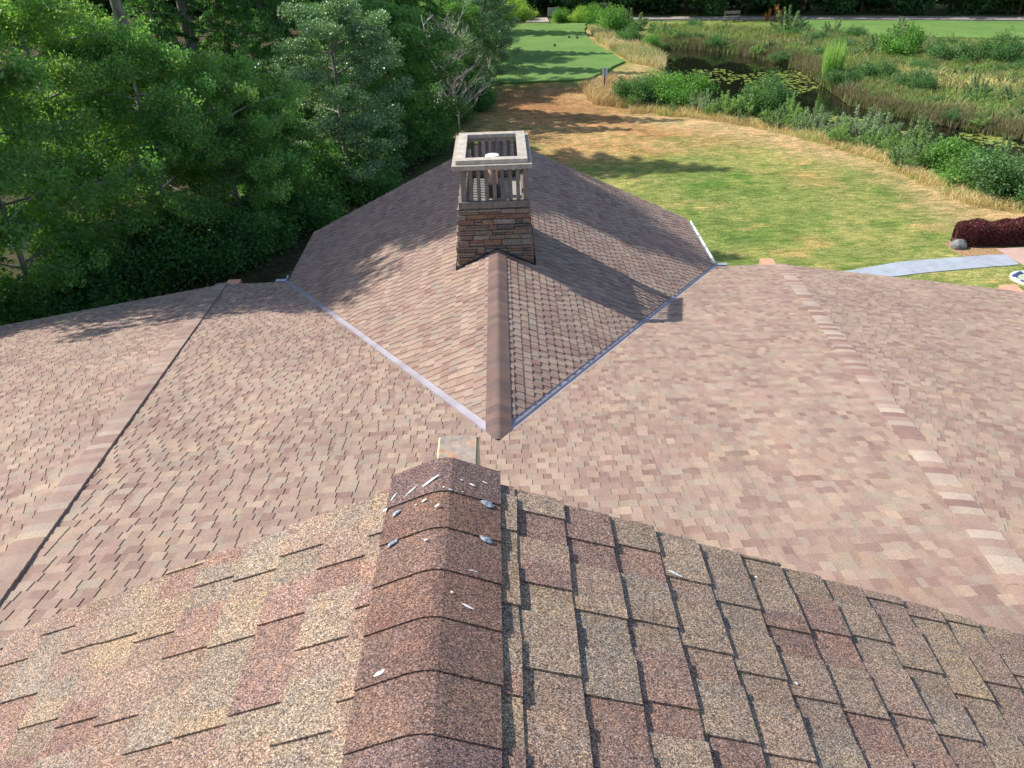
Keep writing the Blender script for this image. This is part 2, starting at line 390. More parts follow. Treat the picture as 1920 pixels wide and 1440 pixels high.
# --- walls, gable and trim
mb = MB(); wc = (.30, .22, .16)
mb.box((XR-WW+.7, YE-.9, 0), (XR+WW-.7, Y1-.6, ZE-.25), wc)
zt = ZR-.35; xw = WW-.7
mb.add([(XR-xw, Y1-.6, ZE-.25), (XR+xw, Y1-.6, ZE-.25), (XR, Y1-.6, zt), (XR-xw, Y1-.75, ZE-.25), (XR+xw, Y1-.75, ZE-.25), (XR, Y1-.75, zt)], [(0, 1, 2), (5, 4, 3), (0, 2, 5, 3), (1, 4, 5, 2)], wc)
mb.box((XR-HALF+.6, -2, 0), (XR+HALF-.6, YE-.9, ZE-.2), wc)
for sgn in (1, -1):
    C = Vector((XR+sgn*HALF, YE, 0)); th = math.radians(22.5); a = Vector((sgn*math.cos(th), -math.sin(th), 0)); inn = Vector((-sgn*math.sin(th), -math.cos(th), 0))
    q = [C+inn*.9, C+a*2*HALF+inn*.9, C+a*2*HALF+inn*12, C+inn*12]
    mb.add([v for v in q]+[v+Vector((0, 0, ZE-.2)) for v in q], [(0, 1, 5, 4), (1, 2, 6, 5), (2, 3, 7, 6), (3, 0, 4, 7)], wc)
hb(mb.build('wall', M['plain'], house))
mb = MB()
for sgn in (1, -1):                       # barge boards under the rake of the wing
    s = Vector((sgn*math.cos(AW), 0, -math.sin(AW))); n = Vector((sgn*math.sin(AW), 0, math.cos(AW)))
    p = Vector((XR, Y1, ZR))
    for y in (0,):
        q = [p-n*.04, p+s*(WW/math.cos(AW))-n*.04, p+s*(WW/math.cos(AW))-n*.26, p-n*.26]
        mb.add([v-Vector((0, .05, 0)) for v in q]+[v-Vector((0, .01, 0)) for v in q], [(0, 1, 2, 3), (7, 6, 5, 4)]+[(i, 4+i, 4+(i+1) % 4, (i+1) % 4) for i in range(4)], (.33, .2, .14))
hb(mb.build('barge_board', M['plain'], house))
# --- outrigger beam ends past the eave
def beam(px0, px1, py0, py1, label):
    z = ZE-.03
    x0, yA = G(px0, py1, z); x1, _ = G(px1, py1, z); _, yB = G((px0+px1)/2, py0, z); mb = MB()
    sk = .10 if px0 > 900 else -.10
    yn = yA-1.2
    z0 = z-.26
    vs = [(x0, yn, z0), (x1, yn, z0), (x1+0*sk, yB, z0), (x0, yB, z0), (x0, yn, z-.05), (x1, yn, z-.05), (x1, yB, z), (x0, yB, z)]
    mb.add(vs, [(0, 3, 2, 1), (4, 5, 6, 7), (0, 1, 5, 4), (1, 2, 6, 5), (2, 3, 7, 6), (3, 0, 4, 7)], (.62, .30, .19))
    o = hb(mb.build('beam_end', M['plain'], house, bevel=.008)); o['label'] = label
beam(1434, 1459, 484, 498, 'orange brown beam end beyond the eave by the striped hip')
beam(418, 442, 524, 539, 'reddish brown beam end beyond the eave at the dark hip line')
beam(1888, 1922, 533, 546, 'orange beam end at the right edge of the eave')

# ---------------------------------------------------------------- chimney
chim_mb = MB(); CX = (-.93+.47)/2; srnd = random.Random(4)
YF, YB = 13.66, 15.62
def shaft(z):                             # corners at height z
    t = (z-(CAMZ-6.0))/(1.35); hw = .70-.085*t; return CX-hw+.0, CX+hw, YF+.02*t, YB-.05*t
z = CAMZ-6.5; SP = [((.25, .165, .12), 4), ((.24, .18, .14), 4), ((.30, .22, .14), 3), ((.26, .13, .085), 2.5), ((.14, .12, .105), 4), ((.42, .35, .25), 1.5), ((.30, .25, .20), 3), ((.30, .17, .10), 1.5)]
SP = tone(SP, .84, .85, (.96, 1, 1.04))
ZT = CAMZ-4.78
zl = shaft(z); zu = shaft(ZT); g = .03
chim_mb.add([(zl[0]+g, zl[2]+g, z), (zl[1]-g, zl[2]+g, z), (zl[1]-g, zl[3]-g, z), (zl[0]+g, zl[3]-g, z), (zu[0]+g, zu[2]+g, ZT), (zu[1]-g, zu[2]+g, ZT), (zu[1]-g, zu[3]-g, ZT), (zu[0]+g, zu[3]-g, ZT)],
            [(4, 5, 6, 7), (0, 1, 5, 4), (1, 2, 6, 5), (2, 3, 7, 6), (3, 0, 4, 7)], (.055, .048, .042))
zz = z
while zz < ZT-.02:
    h = srnd.choice((.065, .085, .10, .12, .09)); h = min(h, ZT-zz)
    a0, a1, b0, b1 = shaft(zz+h/2)
    for side in range(4):
        run = (a1-a0) if side in (0, 2) else (b1-b0); p = -.012*srnd.random(); row = zz
        while p < run:
            ln = srnd.uniform(.12, .40); q = min(p+ln, run+.01)
            if run-q < .06: q = run+.008
            pr = srnd.uniform(-.008, .030); c = pick(srnd, SP); gg = .004; hh = h
            # occasionally break a tall row into two thin stones
            parts = [(zz, zz+h)] if (h < .09 or srnd.random() < .6) else [(zz, zz+h*.5), (zz+h*.5, zz+h)]
            for (za, zb) in parts:
                if len(parts) > 1: c = pick(srnd, SP); pr = srnd.uniform(-.004, .02)
                j = [srnd.uniform(-.006, .006) for _ in range(8)]
                def P(u, zv, o):
                    if side == 0: return (a0+u, b0-o, zv)
                    if side == 1: return (a1+o, b0+u, zv)
                    if side == 2: return (a1-u, b1+o, zv)
                    return (a0-o, b1-u, zv)
                L0, L1 = p+gg, q-gg; A, B = za+.005, zb-.005
                vs = [P(L0, A, -.04), P(L1, A, -.04), P(L1, B, -.04), P(L0, B, -.04)]
                vs += [P(L0+j[0], A+abs(j[1])*.6, pr+j[2]), P(L1+j[3], A+abs(j[4])*.6, pr+j[5]), P(L1+j[6], B-abs(j[1])*.5, pr+j[7]), P(L0-j[3], B-abs(j[7])*.5, pr+j[0])]
                chim_mb.add(vs, [(4, 5, 6, 7), (0, 1, 5, 4), (1, 2, 6, 5), (2, 3, 7, 6), (3, 0, 4, 7)], c)
            p = q
    zz += h
chim = hb(chim_mb.build('chimney', M['stone'], house, bevel=.006)); chim['label'] = 'ledge stone chimney astride the wing ridge'
# dark flashing where stone meets the shingles
mb = MB()
for sgn in (1, -1):
    x0 = XR; x1 = (CX+.72) if sgn > 0 else (CX-.72); s = math.tan(AW)
    zA = ZR+.05; zB = ZR-s*abs(x1-XR)+.05; y = YF-.012
    mb.add([(x0, y, zA-.09), (x1, y, zB-.09), (x1, y, zB), (x0, y, zA), (x0, y-.012, zA-.09), (x1, y-.012, zB-.09), (x1, y-.012, zB), (x0, y-.012, zA)], [(0, 1, 2, 3), (7, 6, 5, 4), (3, 2, 6, 7), (0, 4, 5, 1)], (.035, .035, .04))
    mb.box((min(x1, x1+sgn*.015), YF-.01, zB-.11), (max(x1, x1+sgn*.015), YB+.02, zB+.03), (.04, .04, .045))
hb(mb.build('flashing', M['plain'], chim))
WC = (.19, .16, .135)  # slats and posts: darker than the cap, their shade side put into the colour
def wbox(name, a, b, c=WC, bev=.004):
    mb = MB(); k = srnd.uniform(.88, 1.12); mb.box(a, b, tuple(q*k for q in c)); return hb(mb.build(name, M['wood'], chim, bevel=bev))
def wframe(name, x0, x1, y0, y1, z0, z1, wx, wy, c=WC):
    mb = MB(); e = .0015
    mb.box((x0, y0, z0), (x1, y0+wy, z1), c); mb.box((x0, y1-wy, z0), (x1, y1, z1), tuple(q*.95 for q in c))
    mb.box((x0, y0+wy+e, z0), (x0+wx, y1-wy-e, z1-.001), tuple(q*1.05 for q in c)); mb.box((x1-wx, y0+wy+e, z0), (x1, y1-wy-e, z1-.001), tuple(q*.93 for q in c))
    return hb(mb.build(name, M['wood'], chim, bevel=.004))
zb = CAMZ
wframe('base_plate', -.835, .405, 13.66, 15.58, zb-4.775, zb-4.66, .12, .12, (.19, .165, .135))
XL_, XH_ = -.785, .395
for i in range(9):
    xc = XL_+.045+i*(XH_-XL_-.09)/8
    if i in (0, 8): wbox('corner_post', (xc-.045, 13.70, zb-4.658), (xc+.045, 13.79, zb-4.082))
    else: wbox('slat', (xc-.033, 13.70, zb-4.658), (xc+.033, 13.735, zb-4.082))
    if i in (0, 8): wbox('corner_post', (xc-.045, 15.44, zb-4.658), (xc+.045, 15.53, zb-4.082))
    else: wbox('slat', (xc-.033, 15.49, zb-4.658), (xc+.033, 15.525, zb-4.082))
for k in range(11):
    yc = 13.79+.10+k*(15.44-13.79-.2)/10
    wbox('slat', (XL_+.002, yc-.033, zb-4.658), (XL_+.037, yc+.033, zb-4.082))
    wbox('slat', (XH_-.037, yc-.033, zb-4.658), (XH_-.002, yc+.033, zb-4.082))
CC = (.36, .315, .255)
wframe('cap_board', -.912, .462, 13.60, 15.63, zb-4.078, zb-4.0, .22, .22, CC)
wframe('cap_frame', -.845, .388, 13.675, 15.52, zb-3.997, zb-3.925, .165, .165, (.43, .38, .315))
mb = MB(); mb.box((-.72, 13.8, zb-4.80), (.33, 15.42, zb-4.775), (.30, .28, .25)); hb(mb.build('crown_wash', M['concrete'], chim))
mb = MB(); fx, fy = -.222, 14.34; zt = zb-4.03
mb.tube([(fx, fy, zb-4.78), (fx, fy, zb-4.55)], [.17, .15], 20, (.06, .06, .06)); mb.tube([(fx, fy, zb-4.56), (fx, fy, zt-.03)], [.085, .085], 20, (.62, .42, .36))
mb.tube([(fx, fy, zt-.05), (fx, fy, zt-.02), (fx, fy, zt), (fx, fy, zt+.012)], [.128, .128, .12, .04], 24, (.78, .80, .80))
hb(mb.build('flue', M['paint'], chim, smooth=False))

# ---------------------------------------------------------------- upper roof under the camera
NX, NH, NY = -.1933, CAMZ-1.3352, 1.7339
NPAL = [((.320, .250, .195), 5), ((.310, .255, .205), 3), ((.355, .275, .198), 2.5), ((.305, .205, .170), 2.5), ((.265, .182, .155), 1.5), ((.318, .236, .190), 5)]
up_y = -2.5
for sgn in (1, -1):
    O = Vector((NX, up_y, NH)); U = Vector((0, 1, 0)); D = Vector((sgn*math.cos(AN), 0, -math.sin(AN))); N = Vector((sgn*math.sin(AN), 0, math.cos(AN)))
    mb = MB(); poly = [(0, 0), (NY-up_y, 0), (NY-up_y, 5.4), (0, 5.4)]
    shingles(mb, O, U, D, N, [poly], 61+sgn, s0=.2-.14*2, pal=tone(NPAL, .80, 1.0, (1.0, .98, .93)), tb=.0120, tt=.0058, jit=.002, tabw=(.12, .165), gapw=(.08, .12), split=.6)
    deck(mb, O, U, D, N, [(0, 0), (NY-up_y-.015, 0), (NY-up_y-.015, 5.4), (0, 5.4)], th=.02)
    o = hb(mb.build('upper_roof_slope', M['shingle'], house)); o['label'] = ('right' if sgn > 0 else 'left')+' slope of the near upper roof, coarse granules'
mb = MB(); s1 = Vector((-math.cos(AN), 0, -math.sin(AN))); s2 = Vector((math.cos(AN), 0, -math.sin(AN)))
NC = [((.215, .130, .100), 3), ((.180, .120, .108), 3), ((.205, .130, .105), 3), ((.235, .145, .105), 1.5)]
caps(mb, (NX, NY+.012, NH), (NX, NY+.012-.14*30, NH), s1, s2, 17, first=-.02, hw=.152, e=.14, lift=.022, t=.005, pal=tone(NC, .78, 1, (.97, 1, 1)))
rc = hb(mb.build('ridge_cap', M['shingle'], house)); rc['label'] = 'near ridge cap of overlapping dark brown shingles with white droppings'
# droppings and sealant on the near roof: positions found on the slope planes
def on_plane(px, py, sgn, lift):
    d = Vector(ray(px, py)); n = Vector((sgn*math.sin(AN), 0, math.cos(AN))); P = Vector((NX, 0, NH))+n*lift - Vector((0, 0, CAMZ))
    k = n.dot(P)/n.dot(d); return Vector((0, 0, CAMZ))+d*k, n
def splat(px, py, w, h, ang, sgn, seed, lift, name='bird_dropping', mat='dropping', col=(.72, .71, .68), parent=None, th=.0012, holes=False):
    r = random.Random(seed); p, n = on_plane(px, py, sgn, lift); U = Vector((0, 1, 0)); D = n.cross(U) * -1
    a = math.radians(ang); e1 = (Vector((1, 0, 0))-n*n.x).normalized(); e2 = n.cross(e1)
    A = e1*math.cos(a)+e2*math.sin(a); B = -e1*math.sin(a)+e2*math.cos(a); m = 14; mb = MB()
    ph = [r.uniform(.65, 1.2) for _ in range(m)]; vs = [p+n*th]
    for rr, hh in ((.6, th), (1.0, 0.0)):
        for i in range(m):
            q = 2*math.pi*i/m; vs.append(p+A*(w/2*math.cos(q)*ph[i]*rr)+B*(h/2*math.sin(q)*ph[(i*3) % m]*rr)+n*(hh*(.7+.6*r.random())))
    fs = [(0, 1+i, 1+(i+1) % m) for i in range(m)]+[(1+i, 1+m+i, 1+m+(i+1) % m, 1+(i+1) % m) for i in range(m)]
    mb.add(vs, fs, col); return hb(mb.build(name, M[mat], parent or rc, smooth=True))
L_ = .0275
for i, (px, py, w, h, ang, sg) in enumerate([(806, 902, .055, .010, 28, -1), (770, 921, .05, .005, 38, -1), (738, 932, .03, .005, 60, -1), (795, 938, .016, .009, 20, -1), (820, 947, .016, .009, 20, -1),
        (722, 956, .014, .010, 20, -1), (886, 909, .018, .008, -15, 1), (866, 900, .010, .005, 0, 1), (845, 918, .012, .006, 0, 1), (798, 1012, .011, .006, 30, -1), (711, 1262, .030, .010, 20, -1),
        (848, 1110, .010, .006, 0, 1), (878, 1137, .032, .007, -18, 1), (868, 922, .008, .004, 0, 1), (910, 905, .02, .003, -20, 1), (885, 1070, .012, .003, 0, 1), (780, 946, .009, .004, 0, -1), (832, 913, .007, .004, 0, -1), (893, 1072, .01, .003, 0, 1)]):
    splat(px, py, w, h, ang, sg, i, L_)
for i, (px, py, w, h, ang, sg) in enumerate([(1266, 1075, .052, .009, -12, 1), (1418, 1082, .010, .008, 0, 1), (1494, 1281, .010, .009, 0, 1), (638, 1010, .016, .008, 20, -1), (1884, 1276, .012, .008, 0, 1)]):
    splat(px, py, w, h, ang, sg, 50+i, .0125)
for i, (px, py, w, h, ang, sg) in enumerate([(915, 945, .042, .022, -20, 1), (913, 1012, .040, .021, -20, 1), (743, 962, .030, .012, 32, -1), (735, 1019, .034, .012, 28, -1)]):
    # smeared dab: ring of sealant with a raised core
    splat(px, py, w, h, ang, sg, 80+i, L_, 'sealant_dab', 'sealant', (.24, .27, .31), th=.0035)
# gable of the upper roof: wall, fascia and ridge beam
mb = MB(); y = NY-.25; hw = 4.6; t = math.tan(AN)
mb.add([(NX-hw, y, 7.4), (NX+hw, y, 7.4), (NX+hw, y, NH-.06-t*hw), (NX, y, NH-.06), (NX-hw, y, NH-.06-t*hw), (NX-hw, y-.1, 7.4), (NX+hw, y-.1, 7.4), (NX+hw, y-.1, NH-.06-t*hw), (NX, y-.1, NH-.06), (NX-hw, y-.1, NH-.06-t*hw)],
       [(0, 1, 2, 3, 4), (9, 8, 7, 6, 5)], (.42, .33, .25))
hb(mb.build('gable_wall', M['plain'], house))
mb = MB()
for sgn in (1, -1):
    s = Vector((sgn*math.cos(AN), 0, -math.sin(AN))); n = Vector((sgn*math.sin(AN), 0, math.cos(AN))); p = Vector((NX, NY-.06, NH))
    q = [p-n*.03, p+s*5.3-n*.03, p+s*5.3-n*.2, p-n*.2]
    mb.add(q+[v+Vector((0, .035, 0)) for v in q], [(3, 2, 1, 0), (4, 5, 6, 7)]+[(i, (i+1) % 4, 4+(i+1) % 4, 4+i) for i in range(4)], (.45, .30, .2))
hb(mb.build('fascia', M['plain'], house))
# ridge beam with rusty metal cap
bz = CAMZ-1.60
bm = MB(); bm.box((-.262, .9, bz-.22), (-.124, 2.275, bz-.004), (.62, .46, .24)); beamo = hb(bm.build('ridge_beam', M['wood'], house, bevel=.004))
m, n, out = new_mat('rusty_cap'); co = coords(n)
a = noise(n, co, 9, 6, .65, .6); b = noise(n, co, 40, 4)
c1 = ramp(n, a.outputs[0], [(.30, (.22, .19, .175)), (.43, (.36, .29, .24)), (.52, (.42, .31, .23)), (.585, (.52, .25, .11)), (.66, (.40, .30, .22)), (.8, (.6, .36, .15))])
c1 = mulc(n, c1, ramp(n, b.outputs[0], [(.3, .6), (.7, 1.0)]))
princ(n, out, c1, .5, .4, .0, b.outputs[0], .2, .003); M['rust'] = m
mb = MB(); mb.box((-.255, .9, bz-.001), (-.131, 2.268, bz+.004)); hb(mb.build('metal_cap', M['rust'], beamo))

# ================================================================ GROUND
POND_NEAR = [(1232, 84), (1246, 104), (1280, 140), (1330, 180), (1400, 205), (1500, 222), (1600, 240), (1700, 266), (1790, 294), (1860, 318), (1960, 350)]
POND_FAR = [(1960, 262), (1880, 240), (1760, 220), (1660, 200), (1590, 180), (1550, 152), (1500, 118), (1440, 100), (1360, 86), (1270, 79)]
pond = [G(*p) for p in POND_NEAR]+[G(*p) for p in POND_FAR]
def sd_poly(P, X, Y):
    P = np.array(P); d = np.full(X.shape, 1e9); s = np.ones(X.shape, bool)*False
    for i in range(len(P)):
        a, b = P[i], P[(i+1) % len(P)]; e = b-a; wx = X-a[0]; wy = Y-a[1]; t = np.clip((wx*e[0]+wy*e[1])/(e@e+1e-12), 0, 1)
        d = np.minimum(d, (wx-e[0]*t)**2+(wy-e[1]*t)**2)
        c = ((a[1] <= Y) & (b[1] > Y)) | ((b[1] <= Y) & (a[1] > Y))
        with np.errstate(divide='ignore', invalid='ignore'): xi = a[0]+(Y-a[1])/(b[1]-a[1]+1e-12)*(b[0]-a[0])
        s ^= c & (X < xi)
    return np.where(s, -1, 1)*np.sqrt(d)
def vnoise(X, Y, sc_, seed, octv=4):
    r = np.random.default_rng(seed); out = np.zeros(X.shape); amp = 1; tot = 0
    for o_ in range(octv):
        T = r.random((64, 64)); x = (X/sc_*2**o_) % 64; y = (Y/sc_*2**o_) % 64; i = x.astype(int); j = y.astype(int); fx_ = x-i; fy_ = y-j
        fx_ = fx_*fx_*(3-2*fx_); fy_ = fy_*fy_*(3-2*fy_); i1 = (i+1) % 64; j1 = (j+1) % 64; i %= 64; j %= 64
        out += amp*((T[i, j]*(1-fx_)+T[i1, j]*fx_)*(1-fy_)+(T[i, j1]*(1-fx_)+T[i1, j1]*fx_)*fy_); tot += amp; amp *= .55
    return out/tot
def axis(lo, hi, step, far):
    a = list(np.arange(lo, hi+step, step)); s = step; x = hi
    while x < far: s *= 1.35; x += s; a.append(x)
    s = step; x = lo
    while x > -far: s *= 1.35; x -= s; a.insert(0, x)
    return np.array(a)
gx = axis(-26, 62, .3, 900); gy = axis(20, 100, .3, 900)
X, Y = np.meshgrid(gx, gy); dp = sd_poly(pond, X, Y)
Z = (vnoise(X, Y, 9, 1)-.5)*.25*np.clip((np.abs(dp)-0)/4, 0, 1)
dpn = dp+(vnoise(X, Y, 1.6, 2)-.5)*1.6
Z = Z-.95*np.clip((1.2-dpn)/2.2, 0, 1)
near_h = (np.abs(X-XR) < 14) & (Y < 24); Z[near_h] = 0
Z = np.where((X > 9) & (Y < 34), 0*Z, Z)
def lerp(A, B, t): return A*(1-t[..., None])+B*t[..., None]
c = lambda *a: np.array(a, float)
n1 = vnoise(X, Y, 5, 3); n2 = vnoise(X, Y, 1.4, 4, 3); n3 = vnoise(X, Y*2.2, 2.4, 5)
lawn = lerp(c(.130, .190, .045), c(.26, .262, .085), np.clip((n1-.36)*2.4, 0, 1))
lawn = lerp(lawn, c(.095, .175, .032), np.clip((n2-.56)*4, 0, 1))
lawn = lerp(lawn, c(.42, .30, .12), np.clip((n3-.64)*6, 0, .7))
C_ = lawn
def zone(px, color, soft, seed, amp=2.5, sc_=3, strength=1):
    global C_
    d = sd_poly([G(*p) for p in px], X, Y)+(vnoise(X, Y, sc_, seed)-.5)*2*amp
    C_ = lerp(C_, color, np.clip(.5-d/soft, 0, 1)*strength)
# brown dry rough in front of the tee and toward the bank
dry = lerp(c(.36, .20, .085), c(.40, .265, .12), np.clip((n2-.35)*3, 0, 1)); dry = lerp(dry, c(.17, .19, .05), np.clip((n3-.60)*6, 0, .8))
zone([(880, 160), (1120, 160), (1200, 205), (1340, 232), (1400, 250), (1290, 275), (1180, 285), (1060, 300), (1000, 290), (930, 260), (880, 245)], dry, 5, 11, 3.2)
zone([(880, 165), (1150, 170), (1210, 200), (1190, 250), (1050, 225), (900, 215)], lerp(c(.22, .115, .06), c(.33, .17, .075), n2), 4, 12, 3, strength=.8)
zone([(1480, 325), (1540, 322), (1550, 345), (1490, 350)], c(.34, .22, .09), 2, 13, 1, strength=.6)
# dry strip along the bank
tan_ = lerp(c(.42, .31, .16), c(.34, .235, .105), n2)
zone([(1200, 200), (1290, 212), (1380, 226), (1480, 246), (1600, 280), (1700, 318), (1760, 352), (1830, 372), (1960, 405), (1960, 425), (1820, 418), (1740, 380), (1660, 335), (1560, 300), (1440, 268), (1300, 250), (1190, 225)], tan_, 2.2, 14, 1.3)
zone([(1740, 372), (1930, 408), (1930, 440), (1800, 425), (1740, 395), (1680, 350)], tan_, 3.5, 15, 1.5, strength=.6)
zone([(1095, 55), (1140, 62), (1200, 84), (1246, 104), (1240, 126), (1170, 150), (1130, 200), (1080, 195), (1120, 150), (1190, 118)], tan_, 2.5, 16, 2)
zone([(1690, 490), (1900, 470), (1900, 520), (1820, 530), (1690, 515)], c(.42, .36, .14), 1.5, 17, .8, strength=.45)
# marsh beyond the bank
marsh = lerp(c(.13, .15, .045), c(.24, .20, .085), np.clip((n1-.3)*2.2, 0, 1)); marsh = lerp(marsh, c(.11, .085, .05), np.clip((n2-.6)*4, 0, 1))
dm = sd_poly([G(*p) for p in [(1236, 60), (1300, 52), (1500, 62), (1700, 70), (1960, 78), (1990, 380), (1840, 330), (1700, 275), (1560, 225), (1440, 200), (1330, 180), (1240, 110)]], X, Y)+(n2-.5)*3
C_ = lerp(C_, marsh, np.clip(.5-dm/2, 0, 1))
zone([(1660, 128), (1700, 122), (1800, 150), (1960, 160), (1960, 185), (1820, 170), (1740, 165), (1640, 150)], c(.52, .38, .19), 3, 18, 1.5)
zone([(1600, 60), (1960, 66), (1960, 80), (1620, 74)], c(.42, .36, .15), 3, 19, 2, strength=.7)
mud = np.clip((-dp+1.6)/1.5, 0, 1); C_ = lerp(C_, c(.035, .032, .02), mud)
# woodland floor on the left
fl = sd_poly([(-900, -900), (-7.5, 26), (-2.5, 43), (-2.0, 60), (-1.4, 95), (-3, 100), (-3, 900), (-900, 900)], X, Y)+(n1-.5)*3
C_ = lerp(C_, lerp(c(.035, .04, .018), c(.07, .055, .03), n2), np.clip(.5-fl/2, 0, 1))
far = np.clip((Y-101)/4, 0, 1); C_ = lerp(C_, c(.035, .045, .018), far)
V = np.stack([X, Y, Z], -1).reshape(-1, 3); ny_, nx_ = X.shape; idx = np.arange(ny_*nx_).reshape(ny_, nx_)
F = np.stack([idx[:-1, :-1], idx[:-1, 1:], idx[1:, 1:], idx[1:, :-1]], -1).reshape(-1, 4)
m, n, out = new_mat('turf'); co = coords(n)
a = noise(n, co, 1.1, 6, .7); b = noise(n, co, 11, 5, .75); d_ = noise(n, co, 60, 3, .7)
cc = mulc(n, vcol(n), ramp(n, a.outputs[0], [(.34, (.66, .74, .66)), (.5, (1, 1, 1)), (.66, (1.34, 1.2, 1.2))]))
mp = nd(n, 'ShaderNodeMapping'); mp.inputs['Scale'].default_value = (.45, 1.3, 1); n.links.new(co, mp.inputs['Vector'])
e_ = noise(n, mp.outputs[0], 3.6, 5, .75, .4); cc = mulc(n, cc, ramp(n, e_.outputs[0], [(.38, (.62, .74, .55)), (.5, (1, 1, 1)), (.62, (1.5, 1.28, 1.35))]))
cc = mulc(n, cc, ramp(n, b.outputs[0], [(.38, (.6, .66, .6)), (.62, (1.4, 1.32, 1.3))])); cc = mulc(n, cc, ramp(n, d_.outputs[0], [(.3, .8), (.7, 1.2)]))
princ(n, out, cc, .95, .12, bump=b.outputs[0], bstr=.6, bdist=.06); M['turf'] = m
tag(link('ground', quads('ground', V, F, m, C_.reshape(-1, 3), smooth=True)), kind='structure')

def sheet(name, pts, z, mat, col, sub=None, soft=0, seed=0, kind='structure', label=None, cat=None, th=.0):
    P = []
    r = random.Random(seed)
    for i in range(len(pts)):
        a, b = Vector(pts[i]), Vector(pts[(i+1) % len(pts)]); k = max(1, int((b-a).length/(sub or 1e9)))
        for j in range(k):
            q = a.lerp(b, j/k); P.append((q.x+r.uniform(-soft, soft), q.y+r.uniform(-soft, soft)))
    mb = MB(); m = len(P)
    if th: mb.add([(x, y, z) for x, y in P]+[(x, y, z-th) for x, y in P], [tuple(range(m))]+[(i, m+i, m+(i+1) % m, (i+1) % m) for i in range(m)], col)
    else: mb.add([(x, y, z) for x, y in P], [tuple(range(m))], col)
    me = mb.mesh(name, mat)
    o = link(name, me); tag(o, kind=kind, label=label, cat=cat); return o
def mat_mown(name, c1, c2):
    m, n, out = new_mat(name); co = coords(n); a = noise(n, co, .35, 4, .6); b = noise(n, co, 5, 5, .7)
    c = ramp(n, a.outputs[0], [(.3, c1), (.7, c2)]); c = mulc(n, c, ramp(n, b.outputs[0], [(.3, .84), (.7, 1.14)]))
    princ(n, out, c, .9, .15, bump=b.outputs[0], bstr=.3, bdist=.02); return m
M['mown'] = mat_mown('mown_grass', (.095, .185, .045), (.15, .245, .065))
tee = [(-14, 59.5), G(960, 157), G(1060, 155), G(1108, 150), G(1150, 128), G(1168, 118), G(1150, 104), G(1110, 84), G(1094, 66), G(1100, 46), (-14, 90)]
o = sheet('tee_lawn', tee, .15, M['mown'], (1, 1, 1), 1.2, .15, 3, th=.3)
ff = [G(1500, 66), G(1560, 70), G(1700, 73), G(1800, 73), G(1990, 76), G(2300, 80), G(2300, 41), G(1900, 42.5), G(1700, 41.5), G(1500, 40)]
sheet('fairway', ff, .15, M['mown'], (1, 1, 1), 2, .3, 4, th=.3)
pa = [G(1180, 40), G(1500, 38), G(1700, 39.5), G(1900, 40.5), G(2300, 40), G(2300, 33), G(1900, 34.5), G(1700, 33.5), G(1500, 33), G(1180, 35)]
sheet('path', pa, .17, M['concrete'], (.30, .26, .235), 3, .15, 5, th=.2)
sheet('path', [G(985, 44), G(1030, 44), G(1026, 36), G(1000, 36)], .18, M['concrete'], (.42, .36, .32), th=.2)
# pond water
m, n, out = new_mat('pond_water'); co = coords(n); a = noise(n, co, 2.5, 3)
princ(n, out, (.010, .011, .006), .04, .5, bump=a.outputs[0], bstr=.03, bdist=.02)
wx = [p[0] for p in pond]; wy = [p[1] for p in pond]
sheet('pond', [(min(wx)-2, min(wy)-2), (max(wx)+2, min(wy)-2), (max(wx)+2, max(wy)+2), (min(wx)-2, max(wy)+2)], -.42, m, (0, 0, 0))
# footpath: concrete slabs with tooled joints, curved
up_edge = [(1560, 513), (1600, 507), (1640, 500), (1680, 493), (1720, 489), (1760, 486), (1800, 483), (1840, 480), (1885, 478)]
lo_edge = [(1560, 527), (1620, 521), (1682, 519), (1720, 514), (1770, 509), (1815, 505), (1860, 501), (1890, 499), (1912, 497)]
mb = MB()
for i in range(len(up_edge)-1):
    a, b, c2, d2 = G(*up_edge[i]), G(*up_edge[i+1]), G(*lo_edge[i+1]), G(*lo_edge[i]); g = .02
    cen = ((a[0]+b[0]+c2[0]+d2[0])/4, (a[1]+b[1]+c2[1]+d2[1])/4); k = rnd.uniform(.94, 1.05)
    q = [(p[0]+(cen[0]-p[0])*g, p[1]+(cen[1]-p[1])*g*.3) for p in (a, b, c2, d2)]
    mb.add([(x, y, .03) for x, y in q]+[(x, y, -.1) for x, y in q], [(3, 2, 1, 0)]+[(j, (j+1) % 4, 4+(j+1) % 4, 4+j) for j in range(4)], (.33*k, .36*k, .40*k))
o = link('footpath', mb.mesh('footpath', M['concrete'])); tag(o, kind='structure')
bw = [G(1869, 467), G(1960, 463), G(1990, 500), G(1930, 503), G(1886, 479)]
sheet('patio', bw, .026, M['concrete'], (.47, .32, .27), th=.1)
mulch = [G(1768, 458), G(1790, 448), G(1860, 446), G(1874, 466), G(1884, 477), G(1806, 481)]
mm = mat_attr('mulch', 25, .4, 1.7, .95, .1, bstr=1, bd=.05); sheet('mulch_bed', mulch, .012, mm, (.36, .23, .12), .4, .06, 6, th=.1)

